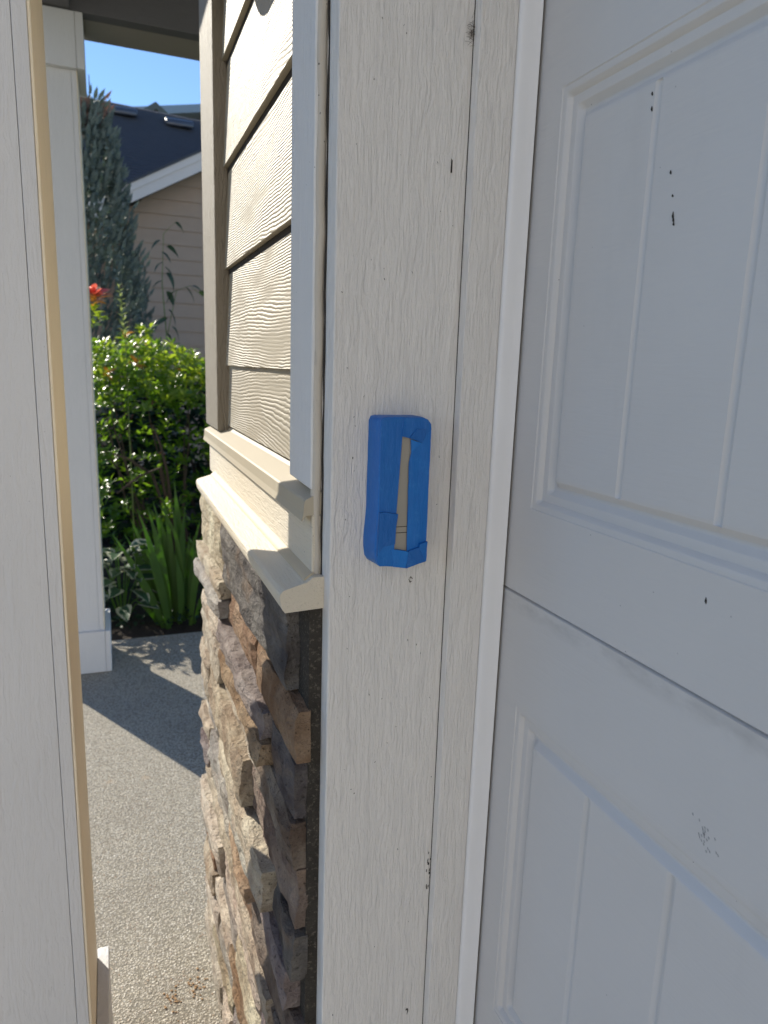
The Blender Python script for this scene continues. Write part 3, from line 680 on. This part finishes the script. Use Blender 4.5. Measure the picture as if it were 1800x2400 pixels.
for sx in (1, -1):
    def mx(x): return x if sx > 0 else 2*APX - x
    q = [(-0.25, rake(-0.25)), (APX, zc), (APX, zc-0.085), (-0.25, rake(-0.25)-0.085)]
    MB().prism([(mx(x), z) for x, z in q], 1, YG-0.345, YG-0.31).build('rake_board', M['nfascia'], nb)
    q = [(-0.25, rake(-0.25)-0.083), (APX, zc-0.083), (APX, zc-0.205), (-0.25, rake(-0.25)-0.205)]
    MB().prism([(mx(x), z) for x, z in q], 1, YG-0.335, YG-0.31).build('rake_board', M['nfascia'], nb)
    q = [(-0.30, rake(-0.30)+0.03), (APX, zc+0.03), (APX, zc+0.002), (-0.30, rake(-0.30)+0.002)]
    MB().prism([(mx(x), z) for x, z in q], 1, YG-0.36, 11.2).build('gable_roof', M['roof'], nb)
    q = [(-0.25, rake(-0.25)-0.06), (APX, zc-0.06), (APX, zc-0.10), (-0.25, rake(-0.25)-0.10)]
    MB().prism([(mx(x), z) for x, z in q], 1, YG-0.309, YG+0.0).build('rake_soffit', M['nfascia'], nb)
# main roof: shingle courses stepping up to a ridge
rx0, rx1 = -6.0, 8.0
def ridge_y(x): return 12.0 + (x+0.185)*0.165
bm = bmesh.new(); NR = 34
eave = lambda x: Vector((x, 9.85 + (x+0.185)*0.165, 3.40)); top = lambda x: Vector((x, ridge_y(x), 5.045))
prevr = None
nrm = Vector((0, -(5.045-3.40), 12.0-9.85)).normalized()
for k in range(NR):
    t0, t1 = k/NR, (k+1)/NR
    ra = [bm.verts.new(eave(x).lerp(top(x), t0) + nrm*0.014) for x in (rx0, rx1)]
    rb = [bm.verts.new(eave(x).lerp(top(x), t1)) for x in (rx0, rx1)]
    bm.faces.new((ra[0], ra[1], rb[1], rb[0]))
    if prevr: bm.faces.new((prevr[0], prevr[1], ra[1], ra[0]))
    prevr = rb
bk = [bm.verts.new((x, ridge_y(x)+2.2, 3.40)) for x in (rx0, rx1)]
bm.faces.new((prevr[0], prevr[1], bk[1], bk[0]))
mb = MB(); mb.bm.free(); mb.bm = bm; mb.build('main_roof', M['roof'], nb)
MB().prism([(rx0+0.3, 9.2), (rx1-0.3, 11.55), (rx1-0.3, 15.2), (rx0+0.3, 13.0)], 2, 0.0, 3.38).build('main_wall', M['nsiding'], nb)
def vent(x, t):
    c = eave(x).lerp(top(x), t)
    bmv = MB(); prof = [(-0.15, -0.04), (-0.15, 0.035), (-0.11, 0.075), (0.05, 0.115), (0.13, 0.105), (0.15, 0.02)]
    for_ = [(c.y+u, c.z+w) for u, w in prof]
    bmv.prism(for_, 0, c.x-0.20, c.x+0.20, 0.025)
    bmv.build('roof_vent', M['vent'], nb, smooth=True, sharp=60)
vent(0.36, 0.86); vent(1.16, 0.85)

far = thing('distant_house', 'far house peak with grey-green roof behind the dark ridge', 'house', (1.3, 18.0, 0))
MB().prism([(-1.2, 3.5), (3.6, 3.5), (3.6, 5.0), (1.194, 6.42), (-1.2, 5.0)], 1, 17.6, 22.0).build('wall', M['nsiding'], far)
MB().prism([(-1.5, 4.86), (1.194, 6.70), (1.194, 6.56), (-1.5, 4.72)], 1, 17.0, 22.3).build('roof', M['greenroof'], far)
MB().prism([(3.9, 4.60), (1.194, 6.70), (1.194, 6.56), (3.9, 4.46)], 1, 17.001, 22.3).build('roof', M['greenroof'], far)
MB().prism([(-1.2, 4.95), (1.194, 6.55), (3.7, 4.68), (3.7, 4.60), (-1.2, 4.60)], 1, 17.1, 17.5).build('gable', M['greenroof'], far)
far2 = thing('distant_house', 'far house with a pale sloping roof edge beside the tan corner board', 'house', (6, 22.0, 0))
MB().prism([(0.6, 3.0), (9.0, 3.0), (9.0, 7.4), (0.6, 7.4)], 1, 21.3, 27.0).build('wall', M['nsiding'], far2)
MB().prism([(0.2, 7.62), (9.4, 9.35), (9.4, 9.15), (0.2, 7.42)], 1, 21.0, 27.3).build('roof', M['paleroof'], far2)

opp = thing('added_bounce_house', 'unseen cream house added behind the camera to bounce sunlight onto the jamb', 'house', (-2.0, -9.2, 0))  # added out of view as a sunlit reflector for the shaded jamb
M['opp'] = mat_plain('bounce_house_siding', (0.66, 0.645, 0.63), 0.7, 0.06, 20, 0.002)
MB().prism([(-13.0, -0.05), (9.0, -0.05), (9.0, 5.9), (-2.0, 9.8), (-13.0, 5.9)], 1, -19.0, -9.2).build('wall', M['opp'], opp)  # wall of the added bounce house
for sx in (1, -1):
    q = [(-13.6, 5.70), (-2.0, 9.82), (-2.0, 10.02), (-13.6, 5.90)]
    MB().prism([(x if sx > 0 else -4.0-x, z) for x, z in q], 1, -19.4, -8.9).build('roof', M['roof'], opp)  # roof of the added bounce house
for x, z in ((-9.5, 1.0), (-6.0, 1.0), (4.8, 1.0), (-9.5, 3.8), (-6.0, 3.8), (4.8, 3.8), (1.4, 3.8)):
    MB().box(x-0.6, x+0.6, -9.198, -9.14, z, z+1.4, 0.01).build('bounce_house_window_frame', M['nfascia'], opp)
    MB().box(x-0.52, x+0.52, -9.139, -9.125, z+0.08, z+1.32).build('bounce_house_pane', M['vent'], opp)

# ------------------------------------------------------------------ plants
def leaf_verts(L, wd, fold=0.25, droop=0.18, shape=None):
    """a folded lance leaf along +Y, tip at L: returns verts, faces, uvs"""
    st = shape or [(0.0, 0.12), (0.22, 0.72), (0.5, 1.0), (0.78, 0.62), (1.0, 0.0)]
    V, F, U = [], [], []
    for t, w in st:
        z = -droop*L*t*t; h = wd*0.5*w
        V += [(-h, t*L, z + fold*h), (0, t*L, z), (h, t*L, z + fold*h)]; U += [(0.0, t), (0.5, t), (1.0, t)]
    for i in range(len(st)-1):
        a = i*3; F += [(a, a+1, a+4, a+3), (a+1, a+2, a+5, a+4)]
    return V, F, U
def leaf_mesh(name, *a, **k):
    V, F, U = leaf_verts(*a, **k); me = bpy.data.meshes.new(name); me.from_pydata(V, [], F); me.update()
    uv = me.uv_layers.new(name='UVMap')
    for l in me.loops: uv.data[l.index].uv = U[l.vertex_index]
    me.polygons.foreach_set('use_smooth', [True]*len(me.polygons))
    return me
def frame(pos, d, upv=Vector((0, 0, 1)), roll=0.0):
    d = d.normalized(); x = d.cross(upv)
    if x.length < 1e-4: x = Vector((1, 0, 0))
    x.normalize(); z = x.cross(d)
    q = Matrix((x, d, z)).transposed().to_4x4()
    return Matrix.Translation(pos) @ q @ Matrix.Rotation(roll, 4, 'Y')
class Foliage:
    def __init__(s): s.V, s.F, s.M = [], [], []
    def add(s, mat4, V, F, mi=0):
        o = len(s.V); s.V += [tuple(mat4 @ Vector(v)) for v in V]; s.F += [tuple(i+o for i in f) for f in F]; s.M += [mi]*len(F)
    def build(s, name, mats, parent, kind='stuff'):
        if not s.F: return
        me = bpy.data.meshes.new(name); off = root_loc(parent)
        me.from_pydata([(v[0]-off.x, v[1]-off.y, v[2]-off.z) for v in s.V], [], s.F)
        for m in mats: me.materials.append(m)
        me.polygons.foreach_set('material_index', s.M); me.update()
        return link(name, me, None, parent, kind=kind, smooth=True)

def inview(P):
    d = Vector(P) - Vector((0, 0, CAMZ)); zc_ = d.dot(fwd)
    if zc_ < 0.1: return False
    u = 900 + 1650*d.dot(A)/zc_; v = 1200 - 1650*d.dot(B)/zc_
    return 205 < u < 485 and 0 < v < 1500

# broad-leaved shrub
rs = random.Random(3)
shr = thing('broadleaf_shrub', 'glossy broad-leaved shrub with lime tops and one red shoot, beside the far column', 'shrub', (0.35, 4.55, 0.0))
LS = leaf_verts(0.052, 0.019, 0.3, 0.22)
mshared = {k: leaf_mesh('leaf', 0.052, 0.019, 0.3, 0.22) for k in ('leaf', 'leaf_lime', 'leaf_red', 'leaf_orange')}
for k, me in mshared.items(): me.materials.append(M[k])
fol = Foliage(); MK = ['leaf', 'leaf_lime', 'leaf_red', 'leaf_orange']; cand = []
CX, CY = 0.36, 4.52
def top_z(x, y):
    """uneven crown height"""
    h = 1.44 + 0.10*noise.noise(Vector((x*4.0, y*4.0, 3.0))) - 0.26*max(0, x-0.25) - 0.55*max(0, -0.10-x)
    return h - 0.5*max(0, abs(y-CY)-0.22)
ros = []
tries = 0
while len(ros) < 1250 and tries < 20000:
    tries += 1
    x = rs.uniform(-0.34, 1.15); y = rs.uniform(4.08, 5.0)
    e = ((x-CX)/0.80)**2 + ((y-CY)/0.52)**2
    if e > 1: continue
    zt = top_z(x, y)
    u = rs.random()
    if u < 0.42: z = zt - rs.random()**1.6*0.30
    elif u < 0.76: z = rs.uniform(0.55, zt)
    else: z = rs.uniform(0.16, 0.6)
    if e < 0.45 and z < zt-0.25 and y < CY and rs.random() < 0.6: continue
    d = Vector(((x-CX)*0.9, (y-CY)*0.9, 0.55 + 0.5*rs.random())) + Vector((rs.uniform(-.3, .3), rs.uniform(-.35, .2), 0))
    ros.append((Vector((x, y, z)), d.normalized(), zt - z))
def rosette(P, d, depth, kind=None, n=None, size=1.0):
    a = d.orthogonal().normalized(); b = d.cross(a)
    n = n or rs.randint(6, 9)
    lime = depth < 0.20 and rs.random() < 0.6
    mi = kind if kind is not None else (1 if lime else 0)
    if kind is None and depth < 0.10 and rs.random() < 0.035: mi = 3
    ph = rs.uniform(0, 2*PI)
    for k in range(n):
        an = ph + 2*PI*k/n*1.02 + rs.uniform(-.2, .2); el = rs.uniform(0.15, 0.95)
        dd = (a*math.cos(an) + b*math.sin(an))*math.cos(el) + d*math.sin(el)
        m4 = frame(P + d*rs.uniform(-0.02, 0.015) + dd*0.004, dd, d, rs.uniform(-.4, .4)) @ Matrix.Scale(size*rs.uniform(0.75, 1.2), 4)
        tip = m4 @ Vector((0, 0.03, 0))
        sc = (tip - Vector((0, 0, CAMZ))).length + (0.0 if inview(tip) else 50) + max(0, depth)*1.2
        cand.append((sc, m4, mi))
for i in range(70):                                   # thin outer shoots to the left, towards the column
    P = Vector((rs.uniform(-0.55, -0.12), rs.uniform(3.95, 4.5), rs.uniform(0.22, 0.78)))
    ros.append((P, Vector((-0.5, -0.3, 0.8)).normalized(), 0.4))
for P, d, dep in ros: rosette(P, d, dep)
# the red shoot, orange shoots, upright clumps
for P, k, n_, s_ in (((-0.050, 4.20, 1.690), 2, 14, 1.7), ((-0.040, 4.19, 1.665), 3, 12, 1.5), ((-0.055, 4.21, 1.640), 3, 8, 0.9), ((0.100, 4.20, 1.475), 3, 9, 0.85), ((-0.055, 4.20, 1.60), 1, 9, 1.0), ((-0.03, 4.20, 1.56), 1, 9, 1.0), ((-0.06, 4.22, 1.53), 1, 9, 1.0),
                     ((0.205, 4.24, 1.50), 1, 10, 1.0), ((0.235, 4.24, 1.515), 1, 10, 1.0), ((0.18, 4.24, 1.505), 1, 9, 1.0), ((0.215, 4.22, 1.46), 1, 9, 1.0), ((0.17, 4.24, 1.43), 1, 9, 1.0), ((0.36, 4.26, 1.405), 1, 9, 1.0), ((0.40, 4.25, 1.385), 1, 9, 1.0), ((0.44, 4.26, 1.36), 1, 9, 1.0), ((0.385, 4.25, 1.34), 0, 9, 1.0)):
    rosette(Vector(P), Vector((rs.uniform(-.2, .2), -0.25, 1)).normalized(), 0.0, k, n_, s_)
cand.sort(key=lambda q: q[0])
off = root_loc(shr)
for sc, m4, mi in cand[:295]:
    o = bpy.data.objects.new('leaf', mshared[MK[mi]]); COL.objects.link(o); o.parent = shr
    o.matrix_local = Matrix.Translation(-off) @ m4
for sc, m4, mi in cand[295:]: fol.add(m4, LS[0], LS[1], mi)
fol.build('foliage', [M[k] for k in MK], shr)
for i in range(9):
    a = rs.uniform(0, 2*PI); q = rs.uniform(0.15, 1.0)
    tx, ty = CX + 0.68*q*math.cos(a), CY + 0.4*q*math.sin(a); tz = top_z(tx, ty) - 0.08
    b = Vector((CX + rs.uniform(-.08, .08), CY + rs.uniform(-.06, .06), -0.04)); t = Vector((tx, ty, tz)); m_ = b.lerp(t, 0.45) + Vector((rs.uniform(-.06, .06), rs.uniform(-.05, .05), -0.12))
    pth = [b, b.lerp(m_, 0.5) + Vector((rs.uniform(-.03, .03), 0, -0.02)), m_, m_.lerp(t, 0.5) + Vector((rs.uniform(-.03, .03), 0, 0.02)), t]
    MB().tube(pth, [0.013, 0.010, 0.007, 0.004, 0.002], 6).build('branch', M['bark'], shr, smooth=True)
for (x0, z0, x1, z1) in ((0.22, 1.0, 0.30, 0.72), (-0.04, 0.86, 0.22, 0.70), (0.02, 0.62, 0.26, 0.74)):
    MB().tube([(x0, 4.12, z0), ((x0+x1)/2, 4.14, (z0+z1)/2+0.03), (x1, 4.25, z1), (0.36, 4.48, 0.2)], [0.004, 0.007, 0.009, 0.012], 6).build('branch', M['bark'], shr, smooth=True)

# pale upright sprig growing through it
spg = thing('upright_sprig', 'thin pale green sprig of small paired leaves rising above the shrub', 'plant', (0.085, 4.15, 0.0))
pth = [(0.105, 4.15, 0.0), (0.10, 4.15, 0.9), (0.098, 4.15, 1.45), (0.086, 4.15, 1.60), (0.078, 4.15, 1.735)]
MB().tube(pth, [0.004, 0.0035, 0.003, 0.0022, 0.001], 5).build('stem', M['leaf_pale'], spg)
lm = leaf_mesh('leaf', 0.034, 0.017, 0.3, 0.2); lm.materials.append(M['leaf_pale'])
offs = root_loc(spg)
for k in range(30):
    t = k/29; z = 1.46 + 0.275*t; x = 0.098 - 0.021*t; a = k*2.4
    dd = Vector((math.cos(a), math.sin(a)*0.5, 0.75))
    o = bpy.data.objects.new('leaf', lm); COL.objects.link(o); o.parent = spg
    o.matrix_local = Matrix.Translation(-offs) @ frame(Vector((x, 4.15, z)), dd) @ Matrix.Scale(1.25-0.55*t, 4)

# iris clump: sword blades, each its own part
iris = thing('iris_clump', 'fan of long green sword-like iris blades at the paving edge', 'plant', (0.30, 3.76, -0.03))
def blade(b, t, bend, w):
    b, t = Vector(b), Vector(t); N = 9; bm = bmesh.new(); rows_ = []
    side = Vector((t.x-b.x, 0, t.z-b.z)).normalized(); side = Vector((side.z, 0, -side.x)); side = (side + Vector((0, rs.uniform(-.5, .5), 0))).normalized()
    for i in range(N+1):
        q = i/N; p = b.lerp(t, q) + Vector(bend)*(4*q*(1-q)) ; hw = w*0.5*(0.62 + 0.5*math.sin(PI*min(1, q*1.15)))*(1 if q < 0.7 else max(0.03, (1-q)/0.3)**0.8)
        rows_.append([bm.verts.new(p - side*hw), bm.verts.new(p + Vector((0, -0.0022, 0))), bm.verts.new(p + side*hw), bm.verts.new(p + Vector((0, 0.0022, 0)))])
    for a, c in zip(rows_, rows_[1:]):
        for k in range(4): bm.faces.new((a[k], a[(k+1) % 4], c[(k+1) % 4], c[k]))
    mb = MB(); mb.bm.free(); mb.bm = bm; mb.build('blade', M['iris'], iris, smooth=True, sharp=50)
BL = [((0.22, 0), (-0.01, 0.50), .032), ((0.23, 0), (0.045, 0.47), .034), ((0.22, 0), (0.06, 0.36), .032), ((0.24, 0), (0.08, 0.545), .042), ((0.25, 0), (0.11, 0.62), .034), ((0.26, 0), (0.16, 0.625), .036), ((0.27, 0), (0.195, 0.63), .034),
      ((0.30, 0), (0.205, 0.635), .020), ((0.31, 0), (0.305, 0.74), .042), ((0.32, 0), (0.285, 0.62), .026), ((0.33, 0), (0.355, 0.60), .038), ((0.28, 0), (0.225, 0.55), .036),
      ((0.35, 0), (0.385, 0.44), .026), ((0.36, 0), (0.43, 0.42), .028), ((0.29, 0), (0.255, 0.46), .038), ((0.25, 0), (0.185, 0.36), .040), ((0.31, 0), (0.29, 0.36), .036),
      ((0.20, 0), (0.075, 0.14), .022), ((0.24, 0), (0.14, 0.42), .030), ((0.34, 0), (0.44, 0.52), .030), ((0.32, 0), (0.33, 0.50), .034), ((0.27, 0), (0.12, 0.18), .018),
      ((0.37, 0), (0.50, 0.48), .030), ((0.38, 0), (0.55, 0.36), .030), ((0.36, 0), (0.47, 0.60), .032), ((0.29, 0), (0.24, 0.66), .026)]
for i, (b, t, w) in enumerate(BL):
    yo = rs.uniform(-.07, .07)
    bend = (0.025*(1 if t[0] > b[0] else -1)*-0.6 + (0.05 if i == 7 else 0), 0, 0.01 + (0.05 if i == 7 else 0))
    blade((b[0], 3.76+yo, -0.04), (t[0], 3.74+yo*1.6, t[1]+0.0), bend, w)

# hosta
hos = thing('hosta_plant', 'low hosta with white-edged leaves between the far column and the iris', 'plant', (0.03, 3.78, -0.03))
hshape = [(0.0, 0.10), (0.10, 0.62), (0.28, 0.98), (0.5, 0.95), (0.74, 0.62), (0.9, 0.25), (1.0, 0.0)]
hm = leaf_mesh('leaf', 0.145, 0.088, 0.35, 0.30, hshape); hm.materials.append(M['hosta'])
offs = root_loc(hos)
for k in range(40):
    lay_ = k/40; a = k*2.39996 + rs.uniform(-.3, .3); el = 0.05 + 0.55*lay_ + rs.uniform(-.15, .15)
    r = 0.11*(1-0.5*lay_)
    P = Vector((0.02 + r*math.cos(a), 3.78 + r*math.sin(a)*0.9, 0.09 + 0.30*lay_ + rs.uniform(-.03, .03)))
    dd = Vector((math.cos(a)*math.cos(el), math.sin(a)*math.cos(el), math.sin(el)*0.7))
    o = bpy.data.objects.new('leaf', hm); COL.objects.link(o); o.parent = hos
    o.matrix_local = Matrix.Translation(-offs) @ frame(P, dd, roll=rs.uniform(-.5, .5)) @ Matrix.Scale(rs.uniform(0.72, 1.1), 4)
    if k % 3 == 0: MB().tube([(0.02, 3.78, -0.04), tuple(Vector((0.02, 3.78, 0.06)).lerp(P, 0.6)), tuple(P)], 0.003, 4).build('stalk', M['iris'], hos)

# conifer
con = thing('conifer', 'tall blue-green columnar conifer with a dry reddish tip in front of the dark roof', 'tree', (-0.30, 7.0, 0.0))
MB().tube([(-0.30, 7.0, -0.1), (-0.29, 7.0, 1.2), (-0.28, 7.0, 2.6), (-0.12, 7.0, 3.55)], [0.09, 0.07, 0.04, 0.008], 8).build('trunk', M['bark'], con, smooth=True)
def con_r(z): return 0.05 + 1.10*max(0.0, (3.58-z)/3.3)**0.92 if z < 3.58 else 0.0
def con_c(z): return -0.42 + 0.34*max(0, (z-1.0)/2.6)
cf = Foliage(); dead = Foliage()
for i in range(2600):
    z = 0.25 + 3.12*(rs.random()**0.85); a = rs.uniform(0, 2*PI); rad = con_r(z)*(0.72 + 0.30*rs.random()) + 0.05*noise.noise(Vector((math.cos(a)*2, math.sin(a)*2, z*2.6)))
    c = Vector((con_c(z) + rad*math.cos(a), 7.0 + rad*math.sin(a), z))
    out = Vector((math.cos(a), math.sin(a), 1.9 + rs.uniform(-.5, .8))).normalized()
    hgt = rs.uniform(0.10, 0.22); wd = hgt*rs.uniform(0.16, 0.26)
    ex = out.orthogonal().normalized(); ey = out.cross(ex)
    tgt = dead if (z > 3.22 and rs.random() < 0.55) else cf
    for k in range(9):
        t = k/9; an = k*2.4; lv = (ex*math.cos(an) + ey*math.sin(an))
        b = c + out*(hgt*t); tp_ = b + lv*wd*(1.05-t) + out*0.055
        sd_ = lv.cross(out)*0.016
        o = len(tgt.V); tgt.V += [tuple(b - sd_), tuple(b + sd_), tuple(tp_)]; tgt.F.append((o, o+1, o+2)); tgt.M.append(0)
cf.build('crown', [M['conifer']], con); dead.build('dry_tip', [M['conifer_dead']], con)
for dx, hz in ((-0.03, 0.22), (0.025, 0.20), (0.05, 0.12)):
    MB().tube([(-0.09+dx, 7.0, 3.45), (-0.095+dx*1.1, 7.0, 3.60), (-0.10+dx*1.2, 7.0, 3.56+hz)], [0.006, 0.005, 0.003], 5).build('dead_twig', M['bark'], con)

# tall plant with drooping leaves, and a dark bush by the neighbour's wall
vin = thing('tall_leafy_plant', 'tall thin plant with drooping dark leaves against the neighbour siding', 'plant', (0.42, 5.6, 0.0))
MB().tube([(0.42, 5.6, -0.02), (0.44, 5.6, 1.2), (0.40, 5.6, 1.9), (0.42, 5.6, 2.25), (0.50, 5.6, 2.33)], [0.007, 0.005, 0.003, 0.002, 0.001], 6).build('stem', M['iris'], vin)
MB().tube([(0.43, 5.6, 1.55), (0.50, 5.6, 1.86), (0.60, 5.6, 1.90), (0.70, 5.6, 1.82)], [0.003, 0.0025, 0.002, 0.001], 6).build('stem', M['iris'], vin)
vm = leaf_mesh('leaf', 0.105, 0.052, 0.3, 0.5, hshape); vm.materials.append(mat_leaf('dull_green_leaf', (0.045, 0.075, 0.05), (0.07, 0.10, 0.065), 0.3, 0.5, (0.08, 0.14, 0.05), 0.25))
offs = root_loc(vin)
VL = [(0.40, 2.20, -1), (0.44, 2.16, 1), (0.50, 2.33, 1), (0.41, 2.05, -1), (0.42, 2.02, 1), (0.43, 1.98, 1), (0.40, 1.92, -1), (0.43, 1.85, 1), (0.50, 1.86, -1), (0.56, 1.89, 1), (0.61, 1.90, 1), (0.66, 1.86, 1), (0.44, 1.72, 1), (0.43, 1.66, -1), (0.46, 1.60, 1), (0.42, 1.55, 1), (0.40, 2.12, 1)]
for x, z, s_ in VL:
    dd = Vector((s_*rs.uniform(0.5, 1.0), rs.uniform(-.4, .3), rs.uniform(-0.9, -0.1)))
    o = bpy.data.objects.new('leaf', vm); COL.objects.link(o); o.parent = vin
    o.matrix_local = Matrix.Translation(-offs) @ frame(Vector((x, 5.6, z)), dd, roll=rs.uniform(-.8, .8)) @ Matrix.Scale(rs.uniform(0.8, 1.25), 4)
bus = thing('dark_bush', 'dark leafy bush behind the glossy shrub, at the foot of the neighbour wall', 'shrub', (0.75, 5.75, 0.0))
bf = Foliage(); LB = leaf_verts(0.085, 0.04, 0.3, 0.3)
for i in range(2600):
    a, e2 = rs.uniform(0, 2*PI), rs.uniform(-0.4, 1.4); rr_ = 0.55*(0.7 + 0.35*rs.random())
    P = Vector((0.72 + 1.75*rr_*math.cos(a)*math.cos(e2), 5.75 + 0.75*rr_*math.sin(a)*math.cos(e2), 0.52 + 0.98*rr_/0.55*math.sin(e2)*0.85 + 0.1*noise.noise(Vector((a*2, e2*3, 0)))))
    P.z -= 0.25*max(0, 0.75-P.x)
    if P.z < 0.03: continue
    bf.add(frame(P, Vector((math.cos(a), math.sin(a), rs.uniform(-.6, .6))), roll=rs.uniform(-1, 1)), LB[0], LB[1], 1 if rs.random() < 0.03 else 0)
for i in range(1900):
    P = Vector((rs.uniform(-0.5, 1.7), rs.uniform(5.3, 6.1), rs.uniform(0.0, 0.95)))
    a = rs.uniform(0, 2*PI)
    bf.add(frame(P, Vector((math.cos(a), math.sin(a), rs.uniform(-.6, .6))), roll=rs.uniform(-1, 1)), LB[0], LB[1], 0)
bf.build('foliage', [mat_leaf('matt_dark_leaf', (0.014, 0.03, 0.016), (0.028, 0.05, 0.026), 0.12, 0.75, (0.02, 0.05, 0.02), 0.08), M['leaf_red']], bus)
for i in range(5): MB().tube([(0.7+0.03*i, 5.75, -0.05), (0.5+0.11*i, 5.7, 0.5), (0.3+0.2*i, 5.68+0.04*i, 1.0)], [0.016, 0.012, 0.006], 6).build('branch', M['bark'], bus)
mb = MB()
for k in range(60):
    cx, cy = ((0.075, 1.345), (0.125, 1.36))[k % 2]
    x, y = cx + rs.gauss(0, 0.011), cy + rs.gauss(0, 0.020); r = rs.uniform(0.0006, 0.0026)
    mb.box(x-r, x+r, y-r*0.8, y+r*0.8, 0.0005, 0.0005+r*rs.uniform(0.6, 1.2), r*0.3, 1)
o = mb.build('clay_crumbs', mat_plain('orange_clay', (0.42, 0.27, 0.15), 0.95, 0.15), kind='stuff')
o['label'] = 'orange clay crumbs scattered on the paving by the near column'; o['category'] = 'dirt'
# low ground cover behind the iris
gcf = Foliage(); LG = leaf_verts(0.04, 0.02, 0.3, 0.3)
gc = None
for i in range(2600):
    x = rs.uniform(-0.9, 1.6); y = rs.uniform(3.62, 4.35) if rs.random() < 0.7 else rs.uniform(4.3, 6.2)
    hgt = 0.02 + 0.16*max(0, noise.noise(Vector((x*3.1, y*3.1, 4.0))) + 0.25)
    a = rs.uniform(0, 2*PI)
    gcf.add(frame(Vector((x, y, rs.uniform(0, hgt))), Vector((math.cos(a), math.sin(a), rs.uniform(-.1, .9))), roll=rs.uniform(-.8, .8)), LG[0], LG[1], 0)
me = bpy.data.meshes.new('ground_cover'); me.from_pydata(gcf.V, [], gcf.F); me.update()
o = link('ground_cover', me, M['leaf_dark'], kind='stuff', smooth=True); o['label'] = 'low dark ground cover in the planting bed'; o['category'] = 'ground cover'
